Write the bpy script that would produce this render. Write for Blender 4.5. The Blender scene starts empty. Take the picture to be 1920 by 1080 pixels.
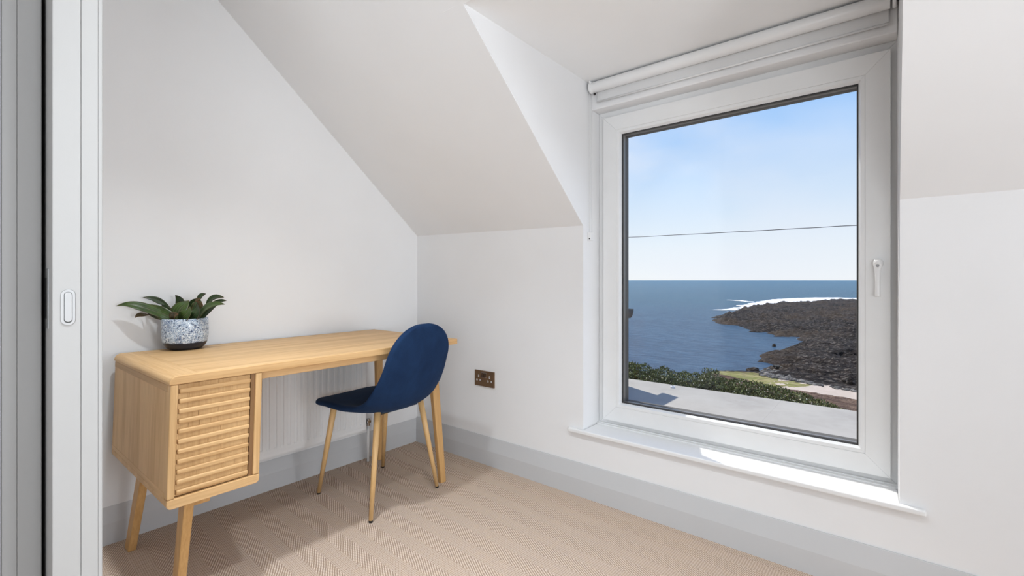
import bpy, bmesh, math, random
import numpy as np
from mathutils import Vector, Matrix, noise as mnoise

C = bpy.context.scene.collection
SC = bpy.context.scene
R = math.radians
random.seed(7)

# ------------------------------------------------------------------ camera
H = 1.04                                   # eye height above the carpet
cam_d = bpy.data.cameras.new('camera')
cam = bpy.data.objects.new('camera', cam_d)
C.objects.link(cam)
cam.location = (0, 0, H)
cam.rotation_euler = (R(90), 0, R(39.27))
cam_d.sensor_width = 36
cam_d.lens = 878.0 / 1920 * 36
cam_d.shift_y = -15 / 1920
cam_d.clip_start = 0.02
cam_d.clip_end = 40000
SC.camera = cam

# ------------------------------------------------------------------ view
SC.view_settings.view_transform = 'Standard'
SC.view_settings.look = 'None'
SC.view_settings.gamma = 1
SC.view_settings.exposure = 0.0
SC.view_settings.use_curve_mapping = False

# ------------------------------------------------------------------ sky
SKY = 1.0
wd = bpy.data.worlds.new('sky')
SC.world = wd
wd.use_nodes = True
nt = wd.node_tree
nt.nodes.clear()
out = nt.nodes.new('ShaderNodeOutputWorld')
bg = nt.nodes.new('ShaderNodeBackground')
tc = nt.nodes.new('ShaderNodeTexCoord')
sep = nt.nodes.new('ShaderNodeSeparateXYZ')
nt.links.new(tc.outputs['Generated'], sep.inputs[0])
ramp = nt.nodes.new('ShaderNodeValToRGB')
cr = ramp.color_ramp
cr.elements[0].position = 0.0
cr.elements[0].color = (0.93, 0.965, 1.0, 1)
cr.elements[1].position = 1.0
cr.elements[1].color = (0.07, 0.20, 0.62, 1)
for p, c in ((0.06, (0.85, 0.93, 1.0, 1)), (0.17, (0.64, 0.80, 1.0, 1)), (0.31, (0.36, 0.61, 1.0, 1)), (0.6, (0.18, 0.38, 0.86, 1))):
    e = cr.elements.new(p); e.color = c
nt.links.new(sep.outputs[2], ramp.inputs[0])
mp = nt.nodes.new('ShaderNodeMapping'); mp.inputs['Scale'].default_value = (1.3, 1.3, 3.2)
mp.inputs['Rotation'].default_value = (0.0, R(28), R(20))
nt.links.new(tc.outputs['Generated'], mp.inputs[0])
nz = nt.nodes.new('ShaderNodeTexNoise'); nz.inputs['Scale'].default_value = 2.1; nz.inputs['Detail'].default_value = 5; nz.inputs['Roughness'].default_value = 0.5
nt.links.new(mp.outputs[0], nz.inputs['Vector'])
cl = nt.nodes.new('ShaderNodeMapRange'); cl.inputs[1].default_value = 0.42; cl.inputs[2].default_value = 0.68; cl.inputs[3].default_value = 0.0; cl.inputs[4].default_value = 0.85
nt.links.new(nz.outputs[0], cl.inputs[0])
# thin cloud thickens towards the west (left of the window view)
lf = nt.nodes.new('ShaderNodeMapRange'); lf.inputs[1].default_value = -0.05; lf.inputs[2].default_value = -0.42; lf.inputs[3].default_value = 0.25; lf.inputs[4].default_value = 1.0
nt.links.new(sep.outputs[0], lf.inputs[0])
mm = nt.nodes.new('ShaderNodeMath'); mm.operation = 'MULTIPLY'
nt.links.new(cl.outputs[0], mm.inputs[0]); nt.links.new(lf.outputs[0], mm.inputs[1])
mx = nt.nodes.new('ShaderNodeMix'); mx.data_type = 'RGBA'
nt.links.new(mm.outputs[0], mx.inputs['Factor'])
nt.links.new(ramp.outputs[0], mx.inputs['A'])
mx.inputs['B'].default_value = (0.86, 0.90, 1.0, 1)
nt.links.new(mx.outputs['Result'], bg.inputs[0])
bg.inputs[1].default_value = SKY
nt.links.new(bg.outputs[0], out.inputs[0])

# ------------------------------------------------------------------ sun
SUN_EL = 56.0
sx, sy = 0.905, -0.425                      # horizontal direction the light travels
se = math.sin(R(SUN_EL)); ce = math.cos(R(SUN_EL))
sun_d = bpy.data.lights.new('sun', 'SUN')
sun_d.energy = 4.6
sun_d.angle = R(0.53)
sun_d.color = (1.0, 0.965, 0.91)
sun = bpy.data.objects.new('sun', sun_d); C.objects.link(sun)
sun.rotation_euler = Vector((sx * ce, sy * ce, -se)).to_track_quat('-Z', 'Y').to_euler()
sun.location = (-6, 8, 12)

# ------------------------------------------------------------------ added fill lights, all out of view
def area(name, loc, direction, sx_, sy_, power, color=(1, 1, 1), shape='RECTANGLE'):
    d = bpy.data.lights.new(name, 'AREA')
    d.shape = shape; d.size = sx_; d.size_y = sy_
    d.energy = power; d.color = color
    o = bpy.data.objects.new(name, d); C.objects.link(o)
    o.location = loc
    o.rotation_euler = Vector(direction).to_track_quat('-Z', 'Y').to_euler()
    return o
def fill_spot(name, x, y, watts):
    d = bpy.data.lights.new(name, 'SPOT')
    d.energy = watts; d.spot_size = R(100); d.spot_blend = 1.0; d.shadow_soft_size = 0.05
    d.color = (0.87, 0.945, 1.0)
    o = bpy.data.objects.new(name, d); C.objects.link(o); o.location = (x, y, 2.405)
    return o
area('gable_fill_light', (5.3, 1.25, 1.12), (-1, 0.0, 0.05), 1.0, 1.1, 62, (0.88, 0.94, 1.0))  # added light from the right; the gable wall has no window
area('landing_fill', (0.62, -1.25, 1.0), (-0.6, 1, 0.50), 0.8, 0.8, 20, (0.89, 0.945, 1.0))  # added fill behind the camera, no lamp stands there
area('landing_side_fill', (1.35, -0.95, 1.0), (-0.9, 1, 0.4), 0.7, 0.7, 24, (0.89, 0.945, 1.0))  # second added fill on the landing, without a fitting
area('upward_fill', (1.6, 0.6, 0.9), (-0.3, 0.1, 1), 0.4, 0.4, 17, (0.90, 0.95, 1.0), 'DISK')  # added fill aimed up to brighten the ceilings
fill_spot('ceiling_fill_spot', -1.40, 0.52, 104)  # added spot for desk and carpet, no ceiling fitting
fill_spot('ceiling_fill_spot', -0.50, 0.52, 112)  # another added spot, likewise unseen

# ================================================================== helpers
def newbm():
    return bmesh.new()

def quadface(bm, vs):
    try:
        return bm.faces.new(vs)
    except ValueError:
        return None

def add_box(bm, x0, x1, y0, y1, z0, z1, xf=None):
    P = [(x, y, z) for x in (x0, x1) for y in (y0, y1) for z in (z0, z1)]
    if xf: P = [xf(*p) for p in P]
    v = [bm.verts.new(p) for p in P]
    for f in ((0, 1, 3, 2), (4, 6, 7, 5), (0, 4, 5, 1), (2, 3, 7, 6), (0, 2, 6, 4), (1, 5, 7, 3)):
        bm.faces.new([v[i] for i in f])
    return v

def add_prism(bm, pts, axis, a, b):
    """polygon pts extruded along axis (0,1,2) from a to b; pts are the two other coordinates in order"""
    def mk(p, t):
        q = list(p); q.insert(axis, t); return bm.verts.new(q)
    A = [mk(p, a) for p in pts]; B = [mk(p, b) for p in pts]
    n = len(pts)
    bm.faces.new(A); bm.faces.new(B[::-1])
    for i in range(n):
        bm.faces.new([A[i], B[i], B[(i + 1) % n], A[(i + 1) % n]])

def add_hex(bm, bot, top):
    """general hexahedron from 4 bottom and 4 top points"""
    a = [bm.verts.new(p) for p in bot]; b = [bm.verts.new(p) for p in top]
    bm.faces.new(a[::-1]); bm.faces.new(b)
    for i in range(4):
        bm.faces.new([a[i], a[(i + 1) % 4], b[(i + 1) % 4], b[i]])

def add_tube(bm, pts, radii, seg=12, cap=True):
    pts = [Vector(p) for p in pts]
    if not hasattr(radii, '__len__'): radii = [radii] * len(pts)
    rings = []
    n0 = None
    for i, p in enumerate(pts):
        t = (pts[min(i + 1, len(pts) - 1)] - pts[max(i - 1, 0)]).normalized()
        if n0 is None:
            n0 = t.orthogonal().normalized()
        else:
            n0 = (n0 - t * n0.dot(t)).normalized()
        b0 = t.cross(n0)
        rings.append([bm.verts.new(p + (n0 * math.cos(2 * math.pi * k / seg) + b0 * math.sin(2 * math.pi * k / seg)) * radii[i]) for k in range(seg)])
    for i in range(len(rings) - 1):
        for k in range(seg):
            bm.faces.new([rings[i][k], rings[i][(k + 1) % seg], rings[i + 1][(k + 1) % seg], rings[i + 1][k]])
    if cap:
        bm.faces.new(rings[0][::-1]); bm.faces.new(rings[-1])

def add_lathe(bm, prof, center, seg=48, axis='Z'):
    cx, cy, cz = center
    rings = []
    for r, h in prof:
        ring = []
        for k in range(seg):
            a = 2 * math.pi * k / seg
            u, w = r * math.cos(a), r * math.sin(a)
            if axis == 'Z': q = (cx + u, cy + w, cz + h)
            elif axis == 'Y': q = (cx + u, cy + h, cz + w)
            else: q = (cx + h, cy + u, cz + w)
            ring.append(bm.verts.new(q))
        rings.append(ring)
    for i in range(len(rings) - 1):
        for k in range(seg):
            bm.faces.new([rings[i][k], rings[i][(k + 1) % seg], rings[i + 1][(k + 1) % seg], rings[i + 1][k]])
    bm.faces.new(rings[0][::-1]); bm.faces.new(rings[-1])

def add_ring(bm, x0, x1, z0, z1, w, y0, y1, w2=None, gap=0.0):
    """mitred rectangular ring in an XZ plane from y0 (front) to y1; w = width, w2 = width at y1 if bevelled"""
    if w2 is None: w2 = w
    O = [(x0, z0), (x1, z0), (x1, z1), (x0, z1)]
    I = [(x0 + w, z0 + w), (x1 - w, z0 + w), (x1 - w, z1 - w), (x0 + w, z1 - w)]
    J = [(x0 + w2, z0 + w2), (x1 - w2, z0 + w2), (x1 - w2, z1 - w2), (x0 + w2, z1 - w2)]
    for k in range(4):
        j = (k + 1) % 4
        def sh(p, q):                      # pull the mitre ends apart by the gap
            d = Vector((q[0] - p[0], q[1] - p[1])).normalized() * gap
            return (p[0] + d.x, p[1] + d.y)
        o0, o1 = sh(O[k], O[j]), sh(O[j], O[k])
        i0, i1 = sh(I[k], I[j]), sh(I[j], I[k])
        j0, j1 = sh(J[k], J[j]), sh(J[j], J[k])
        add_hex(bm, [(o0[0], y0, o0[1]), (o1[0], y0, o1[1]), (i1[0], y0, i1[1]), (i0[0], y0, i0[1])],
                [(o0[0], y1, o0[1]), (o1[0], y1, o1[1]), (j1[0], y1, j1[1]), (j0[0], y1, j0[1])])

def obj(name, bm, m, parent=None, bevel=0.0, seg=2, smooth=False, subsurf=0, angle=30):
    bmesh.ops.recalc_face_normals(bm, faces=bm.faces)
    me = bpy.data.meshes.new(name)
    bm.to_mesh(me); bm.free()
    o = bpy.data.objects.new(name, me)
    C.objects.link(o)
    if m is not None:
        for k in (m if isinstance(m, (list, tuple)) else [m]): me.materials.append(k)
    if smooth:
        for p in me.polygons: p.use_smooth = True
    if bevel:
        b = o.modifiers.new('bevel', 'BEVEL'); b.width = bevel; b.segments = seg; b.limit_method = 'ANGLE'; b.angle_limit = R(angle)
        b.harden_normals = False
    if subsurf:
        s = o.modifiers.new('sub', 'SUBSURF'); s.levels = subsurf; s.render_levels = subsurf
    if parent is not None:
        o.parent = parent
        o.matrix_parent_inverse = world_inverse(parent)
    return o

def world_inverse(p):
    m = Matrix.Identity(4)
    chain = []
    q = p
    while q is not None:
        chain.append(q); q = q.parent
    for q in reversed(chain):
        m = m @ (q.matrix_parent_inverse @ q.matrix_basis)
    return m.inverted()

def thing(name, label, cat, loc=(0, 0, 0), group=None):
    o = bpy.data.objects.new(name, None); C.objects.link(o)
    o.empty_display_size = 0.05
    o.location = loc
    o['label'] = label; o['category'] = cat
    if group: o['group'] = group
    return o

def tag(o, label, cat, group=None):
    o['label'] = label; o['category'] = cat
    if group: o['group'] = group
    return o

def struct(name, bm, m, **k):
    o = obj(name, bm, m, **k)
    o['kind'] = 'structure'
    return o

# ================================================================== materials
def mat(name):
    m = bpy.data.materials.new(name); m.use_nodes = True
    return m, m.node_tree, m.node_tree.nodes['Principled BSDF']

def node(t, kind, **kw):
    n = t.nodes.new(kind)
    for k, v in kw.items():
        setattr(n, k, v)
    return n

def math_n(t, op, a, b=None, c=None, clamp=False):
    n = t.nodes.new('ShaderNodeMath'); n.operation = op; n.use_clamp = clamp
    for i, v in enumerate((a, b, c)):
        if v is None: continue
        if isinstance(v, (int, float)): n.inputs[i].default_value = v
        else: t.links.new(v, n.inputs[i])
    return n.outputs[0]

def mixc(t, f, a, b, mode='MIX'):
    n = t.nodes.new('ShaderNodeMix'); n.data_type = 'RGBA'; n.blend_type = mode
    for k, v in (('Factor', f), ('A', a), ('B', b)):
        if isinstance(v, (int, float)): n.inputs[k].default_value = v
        elif isinstance(v, tuple): n.inputs[k].default_value = v if len(v) == 4 else v + (1,)
        else: t.links.new(v, n.inputs[k])
    return n.outputs['Result']

def coords(t, scale=(1, 1, 1), rot=(0, 0, 0)):
    tcn = t.nodes.new('ShaderNodeTexCoord'); m = t.nodes.new('ShaderNodeMapping')
    m.inputs['Scale'].default_value = scale; m.inputs['Rotation'].default_value = rot
    t.links.new(tcn.outputs['Object'], m.inputs[0])
    return m.outputs[0]

def noise(t, vec, scale, detail=4, rough=0.5, dist=0.0):
    n = t.nodes.new('ShaderNodeTexNoise'); n.inputs['Scale'].default_value = scale
    n.inputs['Detail'].default_value = detail; n.inputs['Roughness'].default_value = rough
    n.inputs['Distortion'].default_value = dist
    t.links.new(vec, n.inputs['Vector'])
    return n.outputs[0]

def maprange(t, v, a, b, c=0.0, d=1.0):
    n = t.nodes.new('ShaderNodeMapRange')
    for i, q in enumerate((a, b, c, d)): n.inputs[i + 1].default_value = q
    t.links.new(v, n.inputs[0])
    return n.outputs[0]

def bump(t, p, h, strength, dist):
    b = t.nodes.new('ShaderNodeBump'); b.inputs['Strength'].default_value = strength; b.inputs['Distance'].default_value = dist
    t.links.new(h, b.inputs['Height']); t.links.new(b.outputs[0], p.inputs['Normal'])

def paint(name, col, rough=0.85, bumps=0.12, spec=0.3, scale=55):
    m, t, p = mat(name)
    v = coords(t)
    n = noise(t, v, 3.0, 3)
    c = mixc(t, maprange(t, n, 0.3, 0.7), tuple(x * 0.985 for x in col), tuple(min(1, x * 1.01) for x in col))
    t.links.new(c, p.inputs['Base Color'])
    p.inputs['Roughness'].default_value = rough
    p.inputs['Specular IOR Level'].default_value = spec
    if bumps:
        bump(t, p, noise(t, v, scale, 4, 0.6), bumps, 0.002)
    return m

def plain(name, col, rough=0.5, metal=0.0, spec=0.5, bumps=0.0, scale=200):
    m, t, p = mat(name)
    v = coords(t)
    n = noise(t, v, 12, 2)
    c = mixc(t, n, tuple(x * 0.97 for x in col), tuple(min(1, x * 1.03) for x in col))
    t.links.new(c, p.inputs['Base Color'])
    p.inputs['Roughness'].default_value = rough; p.inputs['Metallic'].default_value = metal
    p.inputs['Specular IOR Level'].default_value = spec
    if bumps: bump(t, p, noise(t, v, scale, 3), bumps, 0.001)
    return m

M_wall = paint('wall_paint', (0.81, 0.81, 0.815), 0.9)
M_ceil = paint('ceiling_paint', (0.88, 0.88, 0.88), 0.92)
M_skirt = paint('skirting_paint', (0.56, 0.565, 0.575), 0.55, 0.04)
M_trim = paint('satin_white_paint', (0.80, 0.80, 0.80), 0.5, 0.05, 0.4)
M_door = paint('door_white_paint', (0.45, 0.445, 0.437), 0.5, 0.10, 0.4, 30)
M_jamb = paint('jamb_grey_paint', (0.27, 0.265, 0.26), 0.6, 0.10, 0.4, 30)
M_upvc = plain('window_plastic_white', (0.80, 0.805, 0.805), 0.32, 0, 0.5, 0.03, 400)
M_gasket = plain('black_rubber', (0.035, 0.035, 0.035), 0.6)
M_spacer = plain('grey_spacer_bar', (0.20, 0.19, 0.18), 0.4, 0.3)
M_white = plain('white_enamel', (0.80, 0.80, 0.80), 0.3)
M_blindf = plain('blind_fabric', (0.70, 0.70, 0.70), 0.8, 0, 0.2, 0.1, 900)
M_steel = plain('brushed_steel', (0.36, 0.36, 0.36), 0.45, 1.0)
M_black = plain('black_plastic', (0.012, 0.012, 0.012), 0.4)
M_chrome = plain('chrome', (0.5, 0.5, 0.5), 0.15, 1.0)
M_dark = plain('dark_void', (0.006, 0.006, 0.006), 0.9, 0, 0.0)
M_bronze = plain('brushed_bronze', (0.26, 0.165, 0.10), 0.38, 0.85)
M_bronze2 = plain('dark_bronze', (0.12, 0.08, 0.055), 0.35, 0.8)

def wood(name, axis, light=(0.72, 0.465, 0.225), dark=(0.50, 0.275, 0.105), rough=0.48):
    m, t, p = mat(name)
    s = [16, 16, 16]; s[axis] = 0.9
    v = coords(t, tuple(s))
    n1 = noise(t, v, 1.2, 4, 0.55, 0.6)
    s2 = [120, 120, 120]; s2[axis] = 3
    v2 = coords(t, tuple(s2))
    n2 = noise(t, v2, 1.6, 3, 0.6)
    s3 = [5, 5, 5]; s3[axis] = 0.5
    n3 = noise(t, coords(t, tuple(s3)), 1.0, 3, 0.5, 0.4)
    f = math_n(t, 'ADD', math_n(t, 'MULTIPLY', maprange(t, n1, 0.40, 0.62), 0.55), math_n(t, 'MULTIPLY', maprange(t, n2, 0.40, 0.66), 0.42))
    c = mixc(t, f, light, dark)
    c = mixc(t, maprange(t, n3, 0.35, 0.7, 0, 0.30), c, tuple(x * 0.78 for x in light))
    t.links.new(c, p.inputs['Base Color'])
    p.inputs['Roughness'].default_value = rough
    p.inputs['Specular IOR Level'].default_value = 0.35
    bump(t, p, n2, 0.12, 0.0006)
    return m
M_oakX = wood('oak_grain_x', 0)
M_oakY = wood('oak_grain_y', 1)
M_oakZ = wood('oak_grain_z', 2)
M_oakRough = wood('oak_rough_sawn', 2, (0.66, 0.42, 0.20), (0.46, 0.26, 0.10), 0.65)
M_oakEdge = wood('oak_edge_band', 0, (0.58, 0.36, 0.17), (0.42, 0.23, 0.09))
M_leg = wood('oak_leg', 2, (0.64, 0.38, 0.155), (0.46, 0.25, 0.085), 0.42)

# carpet: chunky herringbone sisal
def carpet():
    m, t, p = mat('herringbone_sisal_carpet')
    tcn = t.nodes.new('ShaderNodeTexCoord')
    mp_ = t.nodes.new('ShaderNodeMapping'); mp_.inputs['Rotation'].default_value = (0, 0, R(2.9)); mp_.inputs['Location'].default_value = (0, 0.02, 0)
    t.links.new(tcn.outputs['Object'], mp_.inputs[0])
    wob = t.nodes.new('ShaderNodeTexNoise'); wob.inputs['Scale'].default_value = 9; wob.inputs['Detail'].default_value = 2
    t.links.new(mp_.outputs[0], wob.inputs['Vector'])
    sp = t.nodes.new('ShaderNodeSeparateXYZ'); t.links.new(mp_.outputs[0], sp.inputs[0])
    wv = math_n(t, 'MULTIPLY', math_n(t, 'SUBTRACT', wob.outputs[0], 0.5), 0.010)
    u = math_n(t, 'ADD', sp.outputs[0], wv)
    vv = math_n(t, 'ADD', sp.outputs[1], math_n(t, 'MULTIPLY', wv, 0.6))
    tri = math_n(t, 'PINGPONG', math_n(t, 'ADD', vv, 10.0), 0.062)
    K = 1 / 0.52
    per = 0.0178
    ph = math_n(t, 'DIVIDE', math_n(t, 'ADD', u, math_n(t, 'MULTIPLY', tri, K)), per)
    rib = math_n(t, 'ADD', math_n(t, 'MULTIPLY', math_n(t, 'SINE', math_n(t, 'MULTIPLY', ph, 2 * math.pi)), 0.5), 0.5)
    # knots along each rib, shifted from rib to rib
    rid = math_n(t, 'FLOOR', math_n(t, 'ADD', ph, 0.25))
    kn = math_n(t, 'ADD', math_n(t, 'DIVIDE', vv, 0.0078), math_n(t, 'MULTIPLY', rid, 0.5))
    knot = math_n(t, 'ADD', math_n(t, 'MULTIPLY', math_n(t, 'SINE', math_n(t, 'MULTIPLY', kn, 2 * math.pi)), 0.5), 0.5)
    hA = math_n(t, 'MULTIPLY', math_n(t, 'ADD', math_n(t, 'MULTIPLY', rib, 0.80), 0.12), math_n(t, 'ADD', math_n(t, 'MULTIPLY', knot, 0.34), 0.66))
    # every other band: dots and fainter ribs painted in for how light catches it
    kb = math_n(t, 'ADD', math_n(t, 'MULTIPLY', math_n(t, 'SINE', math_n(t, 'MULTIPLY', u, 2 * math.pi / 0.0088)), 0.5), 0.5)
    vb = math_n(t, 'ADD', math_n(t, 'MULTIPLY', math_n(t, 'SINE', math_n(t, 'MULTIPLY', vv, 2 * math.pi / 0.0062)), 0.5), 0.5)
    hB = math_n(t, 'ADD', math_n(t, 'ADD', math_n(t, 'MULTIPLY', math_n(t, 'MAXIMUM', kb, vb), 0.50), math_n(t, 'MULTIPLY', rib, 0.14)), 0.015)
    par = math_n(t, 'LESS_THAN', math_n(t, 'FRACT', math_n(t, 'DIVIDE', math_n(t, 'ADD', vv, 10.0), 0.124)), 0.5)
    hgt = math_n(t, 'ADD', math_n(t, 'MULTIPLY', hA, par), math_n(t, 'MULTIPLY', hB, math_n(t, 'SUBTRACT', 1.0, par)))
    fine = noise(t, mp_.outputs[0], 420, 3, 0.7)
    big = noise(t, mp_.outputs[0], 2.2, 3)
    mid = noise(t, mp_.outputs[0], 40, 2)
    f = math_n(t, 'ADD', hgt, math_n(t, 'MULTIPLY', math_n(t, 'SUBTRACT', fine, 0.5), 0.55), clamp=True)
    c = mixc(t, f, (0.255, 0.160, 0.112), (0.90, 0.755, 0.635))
    c = mixc(t, maprange(t, mid, 0.35, 0.7, 0, 0.22), c, (0.62, 0.45, 0.29))
    c = mixc(t, maprange(t, big, 0.35, 0.65, 0, 0.14), c, (0.66, 0.48, 0.33))
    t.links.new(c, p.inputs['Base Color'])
    p.inputs['Roughness'].default_value = 0.95
    p.inputs['Specular IOR Level'].default_value = 0.1
    hh = math_n(t, 'ADD', hgt, math_n(t, 'MULTIPLY', fine, 0.4))
    bump(t, p, hh, 0.55, 0.004)
    return m
M_carpet = carpet()

# ================================================================== the room; most coordinates here and below were solved from image pixels
XL = -2.402      # desk wall
YW = 1.965       # window wall
XC0, XC1 = -1.163, 0.008     # dormer cheeks
ZC = 2.005       # dormer ceiling
ZTOP = 2.42
XR = 5.5
TAN = 0.862      # pitch of the coombed ceiling
Y0, Y1 = 0.062, 0.185        # pocket-door wall
YH = -3.1

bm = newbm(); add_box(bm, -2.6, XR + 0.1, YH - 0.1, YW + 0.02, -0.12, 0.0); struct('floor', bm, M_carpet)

bm = newbm(); add_box(bm, XL - 0.12, XL, YH - 0.1, 2.25, 0.0, 2.55); struct('wall_left', bm, M_wall)
bm = newbm(); add_box(bm, XR, XR + 0.12, YH - 0.1, 2.25, 0.0, 2.55); struct('wall_right', bm, M_wall)
bm = newbm(); add_box(bm, XL, XR, YH - 0.12, YH, 0.0, 2.55); struct('wall_front', bm, M_wall)

# knee wall under and beside the dormer window
bm = newbm()
add_box(bm, XL - 0.1, XC0 - 0.0015, YW, 2.19, 0.0, 1.42)
add_box(bm, 0.0124, XR, YW, 2.19, 0.0, 1.42)
add_box(bm, XC0 - 0.0015, 0.0124, YW, 2.19, 0.0, 0.300)
struct('wall_back', bm, M_wall)
bm = newbm(); add_box(bm, XL - 0.3, XR + 0.3, 2.19, 2.22, -0.4, 0.300)
add_box(bm, XL - 0.3, XC0 - 0.06, 2.19, 2.22, 0.300, 0.93)
add_box(bm, XC1 + 0.06, XR + 0.3, 2.19, 2.22, 0.300, 0.93)
struct('wall_exterior', bm, paint('exterior_render', (0.66, 0.66, 0.64), 0.9, 0.4))

# dormer cheeks
def xr(y):      # right-hand cheek bent towards the room, its edges set from image pixels
    if y >= 2.12: return 0.006
    if y >= 1.9658: return 0.006 + (2.12 - y) / 0.1542 * 0.0062
    return 0.0122 + (1.9658 - y) / 0.8 * 0.0047
bm = newbm()
for ya, yb, za, zb in ((1.162, 1.9658, 2.003, 1.3025), (1.9658, 2.12, 0.3, 0.3), (2.12, 2.19, 0.3, 0.3)):
    add_hex(bm, [(xr(ya), ya, za), (xr(yb), yb, zb), (XC1 + 0.1, yb, zb), (XC1 + 0.1, ya, za)],
            [(xr(ya), ya, 2.15), (xr(yb), yb, 2.15), (XC1 + 0.1, yb, 2.15), (XC1 + 0.1, ya, 2.15)])
struct('wall_dormer_right', bm, M_wall)
for nm, a, b in (('wall_dormer_left', XC0 - 0.10, XC0),):
    bm = newbm()
    add_prism(bm, [(YW + 0.0008, 0.3), (YW + 0.0008, 1.3025), (1.162, 2.003), (1.16, 2.15), (2.19, 2.15), (2.19, 0.3)], 0, a, b)
    struct(nm, bm, M_wall)

# coombed (sloping) ceilings either side and above the dormer
def slope(x0, x1, zk0, zk1, y_low=YW, z_shift=0.0):
    bm = newbm()
    yt = 0.70
    def zi(zk, y): return zk + (YW - y) * TAN
    T = 0.16
    yl = 2.33 if y_low == YW else y_low
    xt, xl = (x0, x0) if x0 < 0 else (0.0122 + (1.9658 - yt) / 0.8 * 0.0047 + 0.0003, 0.0122 - (yl - 1.9658) / 0.8 * 0.0047 + 0.0003)
    bot = [(xt, yt, zi(zk0, yt)), (x1, yt, zi(zk1, yt)), (x1, yl, zi(zk1, yl)), (xl, yl, zi(zk0, yl))]
    top = [(xt, yt, zi(zk0, yt) + T), (x1, yt, zi(zk1, yt) + T), (x1, yl, zi(zk1, yl) + T), (xl, yl, zi(zk0, yl) + T)]
    add_hex(bm, bot, top)
    return struct('ceiling', bm, M_wall)
slope(XL - 0.05, XC0 - 0.001, 1.326, 1.302)
slope(XC1 + 0.001, XR + 0.05, 1.300, 1.300)
slope(XC0 - 0.001, XC1 + 0.0088, 1.302, 1.300, y_low=1.155)
# flat ceilings
bm = newbm(); add_box(bm, XL - 0.1, XR + 0.1, YH - 0.1, 0.74, ZTOP, ZTOP + 0.14); struct('ceiling', bm, M_ceil)
bm = newbm(); add_box(bm, XC0 - 0.1, XC1 + 0.1, 1.15, 2.21, ZC, ZC + 0.16); struct('ceiling', bm, M_ceil)
# head above the window
bm = newbm(); add_box(bm, XC0, XC1, 2.045, 2.19, 1.879, ZC + 0.01); struct('wall_dormer_head', bm, M_wall, bevel=0.004)

# pocket-door wall: from the desk wall to the opening, over it and beyond it
XJ = -1.100
bm = newbm()
add_box(bm, XL, XJ - 0.30, Y0, Y1, 0, ZTOP)
add_box(bm, XJ - 0.30, XJ - 0.085, Y0, Y0 + 0.042, 0, ZTOP)
add_box(bm, XJ - 0.30, XJ - 0.02, Y1 - 0.020, Y1, 0, ZTOP)
add_box(bm, XJ - 0.30, 0.75, Y0, Y1, 2.30, ZTOP)
add_box(bm, 0.75, XR, Y0, Y1, 0, ZTOP)
struct('wall_door', bm, M_wall)
# split jamb either side of the sliding door
bm = newbm()
XN = -1.165
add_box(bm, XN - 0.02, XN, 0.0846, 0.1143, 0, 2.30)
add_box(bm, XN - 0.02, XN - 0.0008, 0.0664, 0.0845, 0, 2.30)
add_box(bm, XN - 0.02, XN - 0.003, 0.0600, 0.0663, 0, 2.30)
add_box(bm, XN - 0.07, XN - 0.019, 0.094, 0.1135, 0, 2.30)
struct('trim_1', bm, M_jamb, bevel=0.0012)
bm = newbm()
add_box(bm, XJ - 0.02, XJ - 0.0004, 0.1570, 0.1796, 0, 2.30)
add_box(bm, XJ - 0.02, XJ - 0.0010, 0.1797, 0.1853, 0, 2.30)
struct('trim_2', bm, M_door, bevel=0.0012)
bm = newbm(); add_box(bm, XJ - 0.32, XJ - 0.29, Y0 + 0.03, Y1 - 0.015, 0.0, 2.30); struct('pocket_shade', bm, M_dark)  # black sheet standing in for the shade deep in the pocket

# sliding door in its pocket, edge to the opening
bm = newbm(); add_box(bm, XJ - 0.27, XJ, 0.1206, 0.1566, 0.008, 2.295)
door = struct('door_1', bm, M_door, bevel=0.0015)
def stadium(bm, cx_, cy, cz, hw, hh, x0, x1, seg=14):
    """rounded slot in a YZ plane, extruded along X"""
    pts = []
    for k in range(seg + 1):
        a = math.pi * k / seg
        pts.append((cy + hw * math.cos(a), cz + (hh - hw) + hw * math.sin(a)))
    for k in range(seg + 1):
        a = math.pi + math.pi * k / seg
        pts.append((cy + hw * math.cos(a), cz - (hh - hw) + hw * math.sin(a)))
    add_prism(bm, pts, 0, x0, x1)
pull = None
bm = newbm(); stadium(bm, 0, 0.1401, 0.9930, 0.0094, 0.0310, XJ - 0.001, XJ + 0.0016)
pull = obj('door_handle', bm, M_steel, door, bevel=0.0005)
pull['label'] = 'satin steel oval edge pull'
bm = newbm(); stadium(bm, 0, 0.1401, 0.9930, 0.0055, 0.0266, XJ + 0.0008, XJ + 0.0020); obj('finger_slot', bm, M_black, pull)
bm = newbm(); stadium(bm, 0, 0.1401, 0.9936, 0.0049, 0.0256, XJ + 0.0010, XJ + 0.0026); obj('pull_insert', bm, M_steel, pull, bevel=0.0004)
bm = newbm(); add_box(bm, -1.180, -1.137, 0.1192, 0.1209, 0.955, 1.060); pl = obj('flush_pull', bm, M_steel, door, bevel=0.0004)
bm = newbm(); add_box(bm, -1.172, -1.150, 0.1187, 0.1195, 0.972, 1.044); obj('pull_recess', bm, M_black, pl)

# skirting boards: square lower half, long chamfer above
def skirting(name, prof_axis, a, b, face, sgn):
    # prof in (depth, z)
    T = 0.018; pts = [(0, 0), (T, 0), (T, 0.082), (0.005, 0.152), (0.004, 0.1555), (0, 0.1555)]
    bm = newbm()
    if prof_axis == 'X':    # runs along Y on an X wall
        add_prism(bm, [(face + sgn * d, z) for d, z in pts], 1, a, b)
    else:                   # runs along X on a Y wall
        add_prism(bm, [(face + sgn * d, z) for d, z in pts], 0, a, b)
    return struct(name, bm, M_skirt)
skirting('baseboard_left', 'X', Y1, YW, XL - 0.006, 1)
skirting('baseboard_back', 'Y', XL, XR, YW - 0.001, -1)

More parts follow.
